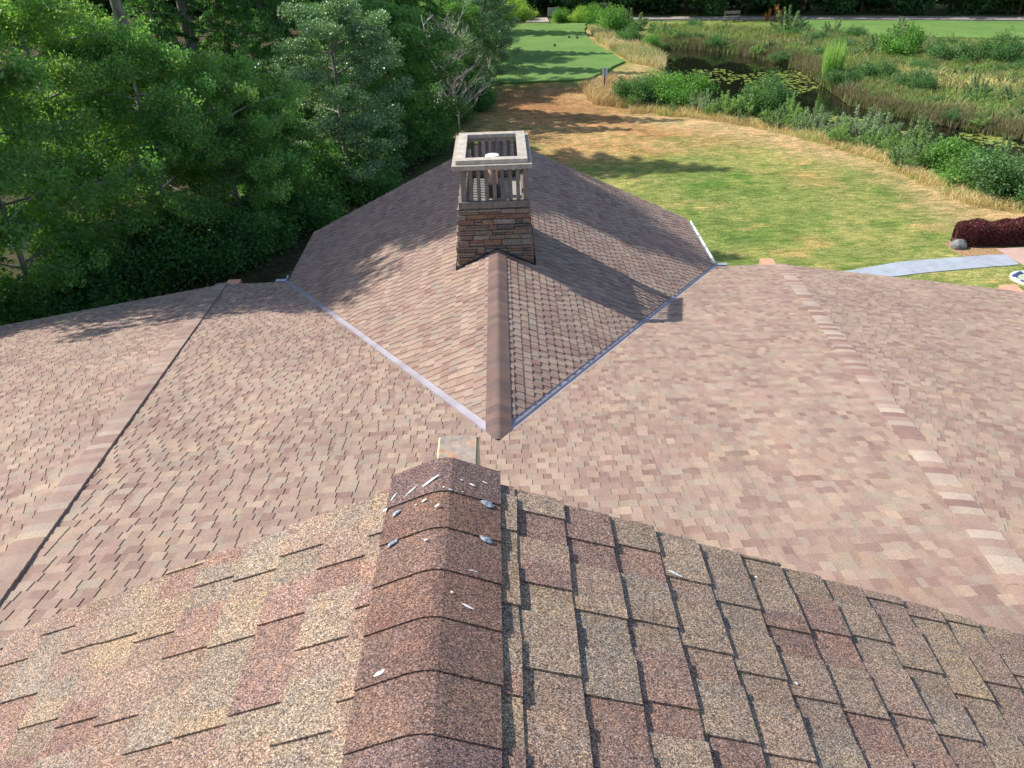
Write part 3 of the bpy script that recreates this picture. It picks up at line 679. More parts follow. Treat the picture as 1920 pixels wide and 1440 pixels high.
# ================================================================ VEGETATION GENERATORS
def leaves(C, size, asp, rg, droop=0., horiz=0.):
    n_ = len(C); a = rg.normal(size=(n_, 3)); a[:, 2] = a[:, 2]*(1-.5*horiz)-droop; a /= np.linalg.norm(a, axis=1)[:, None]
    r_ = rg.normal(size=(n_, 3)); r_[:, 2] *= (1-horiz); b = np.cross(a, r_); b /= np.linalg.norm(b, axis=1)[:, None]+1e-9
    s = size*rg.uniform(.6, 1.35, n_)[:, None]; n3_ = np.cross(a, b)*s*.12
    V = np.stack([C-a*s/2, C+b*s*asp/2+n3_, C+a*s/2, C-b*s*asp/2+n3_], 1).reshape(-1, 3)
    return V, np.arange(4*n_).reshape(-1, 4)
def leafcol(n_, base, rg, var=.22, hue=None, hp=.1, clump=None):
    k = rg.uniform(1-var, 1+var, (n_, 1)); 
    if clump is not None: k = k*clump[:, None]
    c_ = np.array(base)[None]*k
    if hue is not None:
        m_ = rg.random(n_) < hp; c_[m_] = np.array(hue)[None]*rg.uniform(.8, 1.2, (m_.sum(), 1))
    return np.repeat(c_, 4, 0)
BARK = {'pale': (.40, .37, .33), 'grey': (.26, .23, .20), 'white': (.55, .52, .47), 'brown': (.15, .105, .08)}
def tree_mesh(seed, H, R, leafn, base, size=.13, asp=.55, shape='round', low=.15, droop=.3, hue=None, hp=.08, bark='grey', tr=.16, clumpr=.55, mat='leaf', nl=26, var=.25, lean=0):
    """returns (trunk mesh, crown mesh)"""
    r = random.Random(seed); rg = np.random.default_rng(seed); mb = MB(); bc = BARK[bark]
    nseg = 9; pts = []; x = y = 0
    for i in range(nseg+1):
        t = i/nseg; pts.append(Vector((x, y, H*.96*t-.2*(i == 0)))); x += r.uniform(-.12, .12)*H/14+lean*H/nseg; y += r.uniform(-.12, .12)*H/14
    mb.tube(pts, [tr*(1-.88*i/nseg)+.012 for i in range(nseg+1)], 8, bc)
    clumps = []
    def at(t):
        q = t*nseg; i = min(int(q), nseg-1); return pts[i].lerp(pts[i+1], q-i)
    for k in range(nl):
        t = low+(.98-low)*((k+r.random())/nl); p = at(t); az = k*2.4+r.uniform(-.5, .5)
        u = (t-low)/(1-low)
        if shape == 'round': prof = math.sqrt(max(.05, 1-(2*u-.85)**2*.85))
        elif shape == 'cone': prof = max(.12, 1-u)*1.05
        elif shape == 'oval': prof = math.sqrt(max(.04, 1-(1.75*u-.75)**2))
        else: prof = 1
        Lb = R*prof*r.uniform(.78, 1.12); up = r.uniform(.15, .55) if shape != 'cone' else r.uniform(-.25, .1)
        dr = Vector((math.cos(az), math.sin(az), up)).normalized(); q = [p]; cur = p.copy()
        for j in range(4):
            dd = dr+Vector((r.uniform(-.2, .2), r.uniform(-.2, .2), r.uniform(-.1, .15)-(.13*j if droop > .2 else 0))); cur = cur+dd.normalized()*Lb/4; q.append(cur.copy())
            clumps.append((cur.copy(), clumpr*(.75+.5*r.random()))) if j > 0 else None
            if j > 0:
                for _ in range(2):
                    az2 = r.uniform(0, 6.28); tip = cur+Vector((math.cos(az2), math.sin(az2), r.uniform(-.3, .5)))*Lb*.22*r.uniform(.6, 1.4)
                    mb.tube([cur, (cur+tip)/2+Vector((0, 0, .03)), tip], [tr*.08, tr*.05, .006], 4, bc, False); clumps.append((tip, clumpr*(.55+.5*r.random())))
        mb.tube(q, [tr*.32*(1-.8*j/4)+.006 for j in range(5)], 5, bc, False)
    clumps.append((at(1), clumpr))
    cw = np.array([c_[1]**2 for c_ in clumps]); cnt = rg.multinomial(leafn, cw/cw.sum()); Cs = []; bs = []
    for (p, rr), k in zip(clumps, cnt):
        d = rg.normal(size=(k, 3)); d /= np.linalg.norm(d, axis=1)[:, None]+1e-9; d *= (rg.random((k, 1))**.45)*rr*1.15; d[:, 2] *= .62 if droop < .3 else .85
        if droop > .5: d[:, 2] -= rg.random(k)*rr*.7
        Cs.append(np.array(p)[None]+d); bs.append(np.full(k, r.uniform(.68, 1.32)))
    C0 = np.concatenate(Cs); V_, F_ = leaves(C0, size, asp, rg, droop, .35)
    col = leafcol(len(C0), base, rg, var, hue, hp, np.concatenate(bs))
    return mb.mesh('trunk', M['bark'], True), quads('crown', V_, F_, M[mat], col)
def conifer_mesh(seed, H, R, leafn, base, low=.2, size=.22, tr=.25, bark='brown', dead_low=False, hang=.5):
    r = random.Random(seed); rg = np.random.default_rng(seed); mb = MB(); bc = BARK[bark]
    pts = [Vector((r.uniform(-.05, .05)*i*.4, r.uniform(-.05, .05)*i*.4, H*i/10-.2*(i == 0))) for i in range(11)]
    mb.tube(pts, [tr*(1-.93*i/10)+.01 for i in range(11)], 9, bc); Cs = []; Ds = []
    nb = int(H*7); 
    for k in range(nb):
        t = .06+.93*k/nb; z_ = H*t; az = k*2.39996+r.uniform(-.3, .3); p = pts[min(int(t*10), 9)].lerp(pts[min(int(t*10), 9)+1], t*10-int(t*10))
        if t < low:
            if dead_low and r.random() < .35:
                L = R*r.uniform(.3, .7); e_ = p+Vector((math.cos(az), math.sin(az), r.uniform(-.3, .1)))*L; mb.tube([p, (p+e_)/2+Vector((0, 0, .1)), e_], [tr*.12, tr*.07, .008], 4, bc, False)
            continue
        u = (t-low)/(1-low); L = R*(1-u)**.75*r.uniform(.7, 1.1)+.15; dirv = Vector((math.cos(az), math.sin(az), -.05)); e_ = p+dirv*L+Vector((0, 0, -.22*L)); mid = p+dirv*L*.5+Vector((0, 0, .03*L))
        mb.tube([p, mid, e_], [tr*.14, tr*.08, .008], 4, bc, False)
        m_ = max(3, int(leafn/nb*(L/R)*1.6)); tt = rg.random(m_)**.6; base_p = np.array(p)[None]*(1-tt[:, None])+np.array(e_)[None]*tt[:, None]
        side = np.array([-math.sin(az), math.cos(az), 0])[None]*(rg.uniform(-1, 1, m_)[:, None])*L*.30*(1-tt[:, None]*.6)
        q = base_p+side; q[:, 2] += .12*L*np.sin(tt*3.14)-rg.random(m_)*hang*(.25+abs(side).sum(1)*.5); Cs.append(q); Ds.append(np.full(m_, r.uniform(.8, 1.2)))
    C0 = np.concatenate(Cs); V_, F_ = leaves(C0, size, .34, rg, .75, .2)
    return mb.mesh('trunk', M['bark'], True), quads('crown', V_, F_, M['leaf'], leafcol(len(C0), base, rg, .28, None, 0, np.concatenate(Ds)))
def bush_mesh(seed, H, R, leafn, base, size=.09, asp=.5, stems=14, hue=None, hp=.08, spike=False, droop=0., mat='leaf'):
    r = random.Random(seed); rg = np.random.default_rng(seed); mb = MB(); Cs = []; Bs = []
    lobes = [(r.uniform(0, 6.28), r.uniform(.55, 1.2)) for _ in range(5)]
    for k in range(stems):
        az = r.uniform(0, 6.28); rr = R*math.sqrt(r.random()); hh = H*(1-.45*(rr/R)**2)*r.uniform(.72, 1.12); hh *= .75+.25*math.cos(az*2+seed)
        b0 = Vector((math.cos(az)*rr*.35, math.sin(az)*rr*.35, -.05)); tip = Vector((math.cos(az)*rr, math.sin(az)*rr, hh)); mid = b0.lerp(tip, .5)+Vector((r.uniform(-.1, .1), r.uniform(-.1, .1), .1*hh))
        mb.tube([b0, mid, tip], [.022*H/2, .014*H/2, .004], 4, (.15, .12, .08), False)
        m_ = leafn//stems; t = rg.random(m_)**.7; P = np.array(b0)[None]*((1-t)**2)[:, None]+2*np.array(mid)[None]*(t*(1-t))[:, None]+np.array(tip)[None]*(t**2)[:, None]
        sp = (.10 if spike else .30)*H/2*(1.15-t*(.8 if spike else .45)); P = P+rg.normal(size=(m_, 3))*sp[:, None]*np.array([1, 1, .8]); P[:, 2] = np.abs(P[:, 2])
        Cs.append(P); Bs.append(np.full(m_, r.uniform(.8, 1.2)))
    C0 = np.concatenate(Cs); V_, F_ = leaves(C0, size, asp, rg, droop, .25)
    return mb.mesh('stems', M['bark'], True), quads('foliage', V_, F_, M[mat], leafcol(len(C0), base, rg, .25, hue, hp, np.concatenate(Bs)))
def plant(name, meshes, loc, rz, s, label, cat, group=None, names=('trunk', 'crown')):
    t = empty(name, loc, rz); t.scale = (s, s, s) if not isinstance(s, tuple) else s; tag(t, label, cat, group)
    for nm, me in zip(names, meshes): link(nm, me, t)
    return t
BN = ('stems', 'foliage')

# ---------------------------------------------------------------- the wood on the left
birchA = tree_mesh(101, 13, 4.6, 72000, (.160, .272, .080), .155, .50, 'oval', .10, .55, (.34, .33, .06), .05, 'pale', .17, .55, nl=40)
birchB = tree_mesh(102, 10, 4.0, 50000, (.145, .258, .078), .145, .50, 'oval', .06, .6, (.30, .32, .06), .04, 'pale', .14, .50, nl=32)
alder = tree_mesh(103, 9.4, 3.3, 60000, (.120, .195, .092), .11, .7, 'oval', .04, .1, (.2, .28, .16), .12, 'grey', .15, .55, 'leaf_gloss', nl=32)
maple = tree_mesh(104, 9, 3.8, 42000, (.10, .195, .055), .15, .7, 'round', .05, .2, None, 0, 'brown', .16, .7, nl=26)
cedar = conifer_mesh(105, 17, 3.2, 30000, (.075, .17, .052), .03, .22, .24, 'brown')
fir = conifer_mesh(106, 30, 4.6, 34000, (.045, .09, .035), .42, .34, .36, 'grey', True)
big = tree_mesh(109, 27, 3.9, 110000, (.10, .19, .05), .26, .6, 'oval', .22, .5, None, 0, 'grey', .35, 1.15, nl=44)
under = bush_mesh(107, 2.6, 2.0, 9000, (.07, .155, .045), .14, .6, 22)
def scatter(poly_px, n_, seed, keep=None):
    rg = np.random.default_rng(seed); P = np.array([G(*p) for p in poly_px]); lo, hi = P.min(0), P.max(0); out_ = []
    got = 0
    while got < n_:
        q = lo+(hi-lo)*rg.random((n_*2, 2)); ok = sd_poly(P, q[:, 0], q[:, 1]) < 0
        if keep: ok &= keep(q, rg)
        out_.append(q[ok]); got += ok.sum()
        if len(out_) > 60: break
    q = np.concatenate(out_)[:n_]; return q
def gz(q):
    d = sd_poly(pond, q[:, 0], q[:, 1]); return np.concatenate([q, (-.55*np.clip((1.2-d)/2.2, 0, 1)-.03)[:, None]], 1)
outpond = lambda q, rg: sd_poly(pond, q[:, 0], q[:, 1]) > -.2+rg.normal(0, .35, len(q))
clumpy = lambda q, rg: (vnoise(q[:, 0], q[:, 1], 2.2, 77) > .45+rg.normal(0, .06, len(q))) & outpond(q, rg)
mg = [(1226, 52), (1300, 50), (1500, 58), (1600, 72), (1960, 84), (1990, 268), (1880, 243), (1760, 223), (1660, 203), (1590, 184), (1550, 156), (1500, 122), (1440, 104), (1360, 90), (1270, 83), (1228, 84)]
bank_band = [(1190, 185), (1290, 200), (1380, 214), (1480, 232), (1600, 252), (1700, 280), (1790, 312), (1860, 345), (1960, 375), (1960, 396), (1820, 372), (1730, 338), (1640, 290), (1540, 262), (1400, 230), (1290, 216), (1190, 205)]
def px_at(px, y, h):                      # x so that a point of height h at depth y is seen in column px
    lo, hi = -80., 80.
    for _ in range(40):
        m_ = (lo+hi)/2; v = Vector((m_, y, h-CAMZ)); p = 960+FPX*v.dot(_R)/v.dot(_f)
        if p < px: lo = m_
        else: hi = m_
    return lo
TR = [
    # name, meshes, px, y, h(ref), rz, scale, label, category, group
    ('birch_tree', birchA, 90, 29, 6, .3, .88, 'large bright green birch with drooping leaves filling the upper left corner', 'tree', None),
    ('birch_tree', birchB, 30, 24.5, 3, 1.9, .85, 'lower birch at the left edge just beyond the roof eave', 'tree', None),
    ('birch_tree', birchB, 285, 29.5, 4, 5.0, .86, 'bright birch in front of the two bare conifer trunks', 'tree', None),
    ('birch_tree', birchB, 430, 31, 3, 4.0, .74, 'mid green birch between the bright birches and the dark alder', 'tree', None),
    ('alder_tree', alder, 632, 37, 4, .5, .88, 'dark blue green alder standing alone in front of the cedars', 'tree', None),
    ('maple_tree', maple, 735, 42, 3, 1.2, .85, 'dark bushy tree right of the alder, behind the chimney', 'tree', None),
    ('maple_tree', maple, 500, 33.0, 2, 2.8, .62, 'small dark tree in the shady gap beside the wing roof', 'tree', None),
    ('cedar_tree', cedar, 530, 43, 6, 0, 1.0, 'dark cedar rising behind the alder on its left', 'tree', None),
    ('cedar_tree', cedar, 765, 52, 6, 1, 1.0, 'cedar behind the bare branched tree', 'tree', None),
    ('cedar_tree', cedar, 420, 47, 6, 2, 1.05, 'dark cedar left of the leaning dead trunk', 'tree', None),
    ('cedar_tree', cedar, 690, 50, 6, 3, .95, 'cedar between the alder and the bare branched tree, set back', 'tree', None),
    ('cedar_tree', cedar, 600, 54, 6, 4, 1.1, 'furthest cedar behind the top of the alder', 'tree', None),
    ('cedar_tree', cedar, 300, 44, 6, 5, 1.0, 'cedar behind the two grey conifer trunks', 'tree', None),
    ('cedar_tree', cedar, 130, 42, 6, .7, 1.0, 'cedar behind the largest birch, toward the left edge', 'tree', None),
    ('cedar_tree', cedar, 850, 66, 5, 1.7, .9, 'dark cedar at the wood edge beside the far end of the tee', 'tree', None),
    ('cedar_tree', cedar, 790, 74, 5, 2.7, 1.0, 'cedar deep in the wood left of the tee', 'tree', None),
    ('cedar_tree', cedar, 880, 84, 5, 3.7, .95, 'dark cedar beside the gap where the small path leaves the tee', 'tree', None),
    ('fir_tree', fir, 214, 33.5, 9, 0, .82, 'tall grey trunked fir whose bare trunk stands above the largest birch', 'tree', None),
    ('fir_tree', fir, 328, 45, 9, 2, .95, 'second tall fir, brownish bare trunk with dead branches', 'tree', None),
]
for (nm, me, px, y, h, rz, s, lab, cat, grp) in TR:
    plant(nm, me, (px_at(px, y, h), y, 0), rz, s, lab, cat, grp)
# trees of the same wood standing outside the left edge of the picture
for (x, y, me, rz, s) in [(-17.8, 22.9, big, 0, 1.0), (-18.5, 19.4, birchB, 3, 1.45)]:
    plant('wood_tree', me, (x, y, 0), rz, s, 'leafy tree at the left edge of the wood whose crown reaches above the picture', 'tree', 'trees at the edge of the wood')
# edge of the wood along the lawn
for i, (px, y, s, rz, lab) in enumerate([(905, 60, .75, 1, 'glossy leaved small tree at the wood edge nearest the tee'), (880, 70, .8, 2, 'small tree behind the glossy one at the edge of the tee'), (838, 57, .7, 5, 'small leafy tree behind the bare branches')]):
    plant('alder_tree', alder if i != 2 else maple, (px_at(px, y, 2), y, 0), rz, s, lab, 'tree')
UG = 'undergrowth bushes below the wood'
for i, (px, y, s) in enumerate([(30, 23.5, .9), (110, 24, 1), (180, 26, 1.1), (250, 27, 1), (330, 28, 1.1), (400, 29, .9), (470, 30, .9), (520, 33, .8), (560, 35, 1.1), (620, 38, 1), (680, 39, 1), (740, 42, 1),
                             (780, 43.5, 1.0), (815, 45, .6), (845, 50, .8), (875, 53, .9), (700, 36, .7), (800, 50, 1.2), (590, 33, .8), (885, 56, .8)]):
    plant('bush', under, (px_at(px, y, 0), y, 0), i*1.3, s, 'dark green undergrowth bush at the foot of the wood', 'bush', UG, BN)
# bare-branched tree and white stem
def bare(seed, H, spread, bc, tr, n=26, crooked=.3):
    r = random.Random(seed); mb = MB(); pts = [Vector((r.uniform(-.06, .06)*i, r.uniform(-.06, .06)*i, H*i/8)) for i in range(9)]
    mb.tube(pts, [tr*(1-.85*i/8)+.008 for i in range(9)], 6, bc)
    br = MB()
    for k in range(n):
        t = .18+.8*k/n; i = min(int(t*8), 7); p = pts[i].lerp(pts[i+1], t*8-i); az = k*2.4+r.uniform(-.6, .6); L = spread*(1-.55*t)*r.uniform(.6, 1.1); cur = p; q = [p]; dr = Vector((math.cos(az), math.sin(az), .75))
        for j in range(4):
            dr = (dr+Vector((r.uniform(-1, 1), r.uniform(-1, 1), r.uniform(-.5, .8)))*crooked).normalized(); cur = cur+dr*L/4; q.append(cur)
            for _ in range(3):
                tip = cur+(dr+Vector((r.uniform(-1, 1), r.uniform(-1, 1), r.uniform(-.3, .9)))).normalized()*L*.32*r.uniform(.5, 1.2); br.tube([cur, (cur+tip)/2+Vector((r.uniform(-.04, .04), 0, .03)), tip], [.012, .009, .004], 3, bc, False)
        br.tube(q, [tr*.42*(1-.8*j/4)+.006 for j in range(5)], 4, bc, False)
    return mb.mesh('trunk', M['bark'], True), br.mesh('branches', M['bark'])
yb = 46.8
plant('bare_tree', bare(7, 5.6, 3.4, (.38, .34, .30), .045, 60), (px_at(862, yb, 0), yb, 0), 0, 1, 'leafless grey tree with a fan of bare branches at the wood edge', 'tree', None, ('trunk', 'branches'))
plant('bare_tree', bare(8, 6.5, 1.4, (.62, .58, .52), .07, 14), (px_at(826, yb, 0), yb-.5, 0), 0, 1, 'slender pale dead stem standing just left of the fan of bare branches', 'tree', None, ('trunk', 'branches'))
# ---------------------------------------------------------------- far treeline
farA = tree_mesh(201, 14, 5.2, 26000, (.055, .115, .035), .34, .7, 'round', .01, .1, (.11, .19, .05), .1, 'brown', .2, 1.25, nl=26, var=.35)
farB = tree_mesh(202, 13, 5.0, 24000, (.040, .090, .030), .32, .7, 'oval', .01, .1, None, 0, 'brown', .2, 1.2, nl=26, var=.35)
FG = 'trees in the dark belt behind the far path'
px = -150; i = 0
while px < 2350:
    x, y = G(px, 29.5+rnd.uniform(-2.5, 1.5)); y += 2.0
    plant('far_tree', farA if i % 2 else farB, (x, y, 0), i*1.7, rnd.uniform(.85, 1.1), 'dense dark tree in the belt behind the far path', 'tree', FG)
    px += rnd.uniform(48, 72); i += 1
px = 200
while px < 2350:
    x, y = G(px, 23); plant('far_tree', farB, (x, y+2.5, 0), px, rnd.uniform(1.0, 1.25), 'dense dark tree in the belt behind the far path', 'tree', FG); px += 95
# ---------------------------------------------------------------- bushes round the pond
willow = bush_mesh(301, 2.0, 1.4, 9000, (.15, .21, .10), .10, .35, 26, (.30, .36, .24), .15, spike=True)
leafy = bush_mesh(302, 2.0, 1.5, 9000, (.10, .21, .045), .11, .6, 22, (.2, .34, .08), .12)
darkb = bush_mesh(303, 2.0, 1.5, 9000, (.065, .135, .045), .11, .55, 22, (.16, .22, .12), .08)
herb = bush_mesh(304, 1.7, 1.2, 6500, (.19, .25, .15), .08, .3, 34, (.42, .46, .38), .2, spike=True)
loose = bush_mesh(307, 2.0, 1.3, 5000, (.17, .27, .08), .10, .4, 30, (.34, .40, .22), .18, spike=True)
yellowb = bush_mesh(305, 2.2, 1.8, 9000, (.20, .30, .06), .12, .6, 22, (.36, .40, .10), .12)
rust = bush_mesh(306, 1.6, .45, 1500, (.42, .20, .07), .10, .35, 6, None, 0, spike=True)
PB = [
 (yellowb, 962, 40, 1.25, 'bright yellow green bush at the far left end of the tee'),
 (leafy, 938, 41, 1.0, 'small green bush at the far left corner of the tee by the wood'),
 (leafy, 1052, 41, .85, 'first low bush right of the small path opening behind the tee'),
 (yellowb, 1086, 41, .8, 'second low bright bush right of the small path opening'),
 (leafy, 1118, 42, .95, 'third bush behind the tee, joining the big spreading shrub'),
 (leafy, 1150, 58, 1.25, 'big spreading green shrub at the far right corner of the tee'),
 (willow, 1186, 56, 1.1, 'grey green willow shrub on the right flank of the big spreading shrub'),
 (darkb, 1182, 80, .9, 'dark low shrub in front of the big spreading shrub by the dry grass'),
 (leafy, 1222, 88, .65, 'small green bush where the pond bank begins'),
 (darkb, 1185, 196, 1.0, 'dark bush right of the little white sign'),
 (darkb, 1215, 188, 1.1, 'second dark bush of the near bank'),
 (leafy, 1252, 190, 1.15, 'bright leafy bush with pale tips on the near bank'),
 (leafy, 1282, 197, 1.1, 'tallest bright bush on the near bank, left of the lily pads'),
 (herb, 1318, 207, .95, 'low pale bush between the tallest bright bush and the purple weeds'),
 (loose, 1362, 214, .9, 'low green bush on the bank below the lily pads'),
 (loose, 1400, 214, 1.1, 'green bush on the bank in front of the lily pads'),
 (darkb, 1440, 208, 1.35, 'tall open bush rising in front of the water, beside the lily pads'),
 (loose, 1482, 228, .9, 'light green bush under the open water'),
 (herb, 1530, 238, .85, 'low grey green weeds at the middle of the bank'),
 (herb, 1570, 250, .9, 'grey green weed clump left of the silvery weeds'),
 (herb, 1612, 256, 1.05, 'silvery weed clump with tall spires'),
 (herb, 1650, 264, 1.1, 'tallest silvery weed clump'),
 (willow, 1690, 282, 1.0, 'grey willow clump right of the silvery weeds'),
 (willow, 1728, 292, 1.05, 'willow shrub where the bank turns toward the hedge'),
 (loose, 1762, 316, 1.05, 'rounded leafy shrub with white flower heads'),
 (leafy, 1800, 330, 1.15, 'bright rounded shrub second from the right on the bank'),
 (loose, 1845, 350, 1.15, 'bright rounded shrub near the right edge of the bank'),
 (darkb, 1892, 372, 1.2, 'last dark shrub of the bank at the right edge'),
 (willow, 1930, 350, 1.2, 'grey green shrub cut by the right edge behind the last dark shrub'),
 (willow, 1880, 330, 1.0, 'grey willow behind the bright rounded shrubs at the right'),
 (willow, 1478, 62, 1.3, 'feathery green shrub beside the two rust coloured stalks'),
 (willow, 1560, 66, .95, 'thin upright shrub on the far bank against the fairway'),
 (darkb, 1600, 70, .7, 'small sprig right of the thin upright shrub'),
 (leafy, 1685, 106, 1.35, 'large light green shrub in the middle of the far bank'),
 (willow, 1652, 96, 1.0, 'grey shrub left of the large light green shrub on the far bank'),
 (willow, 1690, 78, 1.1, 'tall feathery shrub behind the large light green one'),
 (darkb, 1785, 118, 1.15, 'dark green shrub by the far marsh, left of the last one'),
 (darkb, 1875, 118, 1.3, 'dark green shrub at the right edge of the far marsh'),
 (leafy, 1760, 112, .8, 'low green shrub leaning on the dark one in the far marsh'),
 (darkb, 1645, 150, .8, 'olive bush at the edge of the bare sandy patch'),
 (darkb, 1720, 170, .8, 'olive bush in front of the bare sandy patch'),
 (willow, 1830, 178, .8, 'grey olive bush in the marsh near the right edge'),
 (darkb, 1580, 160, .75, 'olive bush right of the cattails'),
 (willow, 1905, 190, .8, 'grey bush in the marsh at the right edge'),
]
for i, (me, px, py, s, lab) in enumerate(PB):
    x, y = G(px, py); plant('bush', me, (x, y, -.05), i*2.1, (s*rnd.uniform(.8, 1.15), s*rnd.uniform(.8, 1.15), s*rnd.uniform(.68, 1.0)), lab, 'bush', None, BN)
mk = scatter(mg, 120, 41, outpond)
for i in range(120):
    me = (darkb, willow, loose, herb)[i % 4]; k = rnd.uniform(.25, .65)
    plant('marsh_shrub', me, (mk[i][0], mk[i][1], -.1), i*1.1, (k*1.4, k*1.4, k*.85), 'low olive green shrub scattered in the marsh grass', 'shrub', 'low shrubs in the marsh grass', BN)
bk = scatter(bank_band, 46, 43, lambda q, rg: sd_poly(pond, q[:, 0], q[:, 1]) > -.2)
for i in range(46):
    me = (loose, herb, willow, loose)[i % 4]; k = rnd.uniform(.35, .7)
    plant('weed_clump', me, (bk[i][0], bk[i][1], -.05), i*1.7, (k, k, k), 'small light green weed clump filling the gaps of the near bank', 'weeds', 'weed clumps along the near bank', BN)
for px, lab in ((1440, 'shorter rust coloured dock stalk on the far bank'), (1456, 'taller rust coloured dock stalk on the far bank')):
    x, y = G(px, 40); plant('dock_plant', rust, (x, y, 0), px, 1.2 if px > 1450 else .95, lab, 'plant', None, BN)

# ---------------------------------------------------------------- blades: dry grass, marsh, reeds, cattails
def blades(name, P, h, wd, cols, lean=.35, seed=1, label=None, cat='grass'):
    rg = np.random.default_rng(seed); n_ = len(P); az = rg.uniform(0, 6.283, n_); hh = h*rg.uniform(.5, 1.25, n_); l = rg.normal(0, lean, (n_, 2))*hh[:, None]
    B = P; side = np.stack([np.cos(az), np.sin(az), np.zeros(n_)], 1)*wd*rg.uniform(.6, 1.4, (n_, 1))
    T = B+np.concatenate([l, hh[:, None]], 1); Mi = B+np.concatenate([l*.3, hh[:, None]*.6], 1)
    V_ = np.stack([B-side, B+side, Mi+side*.8, T, Mi-side*.8], 1).reshape(-1, 3); k = np.arange(n_)*5
    F_ = np.concatenate([np.stack([k, k+1, k+2, k+4], 1), np.stack([k+4, k+2, k+3, k+3], 1)[:, :4]])
    cols = np.array(cols); ci = rg.integers(0, len(cols), n_); pv = vnoise(P[:, 0], P[:, 1], 3.0, seed+50); ci = np.where(rg.random(n_) < .65, np.clip(((pv-.3)/.4*len(cols)).astype(int), 0, len(cols)-1), ci); cc_ = cols[ci]*rg.uniform(.75, 1.25, (n_, 1)); cc_ = np.repeat(cc_, 5, 0)
    # triangles as their own polygons
    me = bpy.data.meshes.new(name); me.vertices.add(len(V_)); me.vertices.foreach_set('co', V_.astype(np.float32).ravel())
    q = np.stack([k, k+1, k+2, k+4], 1); t = np.stack([k+4, k+2, k+3], 1); lv = np.concatenate([q.ravel(), t.ravel()]).astype(np.int32)
    me.loops.add(len(lv)); me.loops.foreach_set('vertex_index', lv); me.polygons.add(2*n_)
    ls = np.concatenate([np.arange(n_)*4, 4*n_+np.arange(n_)*3]).astype(np.int32); me.polygons.foreach_set('loop_start', ls)
    me.polygons.foreach_set('loop_total', np.concatenate([np.full(n_, 4), np.full(n_, 3)]).astype(np.int32)); me.update(calc_edges=True)
    a = me.color_attributes.new('Col', 'FLOAT_COLOR', 'POINT'); c4 = np.ones((len(V_), 4), np.float32); c4[:, :3] = cc_; a.data.foreach_set('color', c4.ravel())
    me.materials.append(M['grassblade']); o = link(name, me); tag(o, label, cat, kind='stuff'); return o
bank = [(1180, 196), (1290, 206), (1380, 222), (1480, 240), (1600, 270), (1700, 305), (1750, 335), (1830, 368), (1960, 398), (1960, 408), (1820, 388), (1730, 352), (1640, 302), (1540, 272), (1400, 238), (1290, 222), (1180, 212)]
blades('dry_grass', gz(scatter(bank, 9000, 1, lambda q, rg: vnoise(q[:,0], q[:,1], 1.5, 5) > .42+rg.normal(0,.1,len(q)))), .38, .011, [(.50, .385, .22), (.42, .31, .16), (.30, .31, .12), (.36, .26, .14)], .5, 2, 'straw coloured dry grass fringe along the near pond bank')
blades('dry_grass', gz(scatter([(1100, 52), (1130, 60), (1190, 84), (1250, 100), (1246, 130), (1180, 118), (1120, 78)], 9000, 3)), .55, .018, [(.46, .37, .24), (.38, .30, .17), (.24, .26, .12)], .4, 4, 'tall straw coloured dry grass beside the tee')
blades('dry_grass', gz(scatter([(1085, 165), (1150, 150), (1210, 165), (1200, 205), (1110, 195)], 6000, 5)), .6, .014, [(.40, .27, .17), (.34, .24, .15), (.45, .33, .2)], .4, 6, 'brownish dry grass around the post of the small white sign')
blades('marsh_grass', gz(scatter(mg, 62000, 7, clumpy)), .46, .02, [(.14, .20, .055), (.17, .19, .06), (.10, .17, .045), (.22, .20, .09), (.14, .11, .07), (.13, .23, .06)], .45, 8, 'olive and brown marsh grass beyond the pond')
blades('marsh_grass', gz(scatter(mg, 30000, 17, outpond)), .45, .02, [(.16, .22, .06), (.20, .24, .08), (.25, .22, .10)], .4, 9, 'low green growth of the marsh floor')
edge = lambda q, rg: np.abs(sd_poly(pond, q[:, 0], q[:, 1])-.3) < np.abs(rg.normal(0, .6, len(q)))
q = scatter(mg, 20000, 9, edge); blades('reeds', gz(q), .6, .016, [(.16, .13, .08), (.12, .10, .06), (.13, .16, .06)], .22, 10, 'brown reeds standing along the water edge', 'reeds')
blades('cattails', gz(scatter([(1540, 136), (1578, 134), (1576, 146), (1542, 148)], 900, 11)), 2.1, .022, [(.17, .30, .06), (.24, .34, .10)], .07, 12, 'bright green cattail clump in the marsh', 'cattails')
blades('dry_grass', gz(scatter([(1660, 132), (1720, 128), (1960, 166), (1960, 182), (1820, 172), (1700, 160)], 5000, 13)), .4, .02, [(.60, .45, .25), (.52, .38, .2)], .4, 14, 'pale dry grass strip across the far marsh')
# lily pads
rg = np.random.default_rng(5); q1 = scatter([(1290, 120), (1360, 118), (1400, 132), (1370, 145), (1300, 140)], 120, 21); q2 = scatter([(1395, 128), (1500, 120), (1540, 150), (1480, 175), (1385, 175), (1400, 150)], 420, 22)
q3 = scatter([(1530, 200), (1640, 212), (1680, 226), (1560, 214)], 130, 23); q4 = scatter([(1800, 235), (1870, 238), (1930, 262), (1880, 262), (1820, 248)], 120, 24); q5 = scatter([(1560, 215), (1700, 232), (1800, 262), (1700, 250)], 70, 25)
q = np.concatenate([q1, q2, q3, q4, q5]); mb = MB()
for (x, y) in q:
    r_ = rnd.uniform(.07, .17); a0 = rnd.uniform(0, 6.28); z_ = -.41+rnd.uniform(0, .012); k = rnd.uniform(.8, 1.2); cc_ = (.21*k, .24*k, .05*k) if rnd.random() < .6 else (.12*k, .16*k, .045*k)
    mb.add([(x, y, z_)]+[(x+r_*math.cos(a0+j*.78), y+r_*math.sin(a0+j*.78), z_) for j in range(8)], [(0, j+1, j+2) for j in range(7)], cc_)
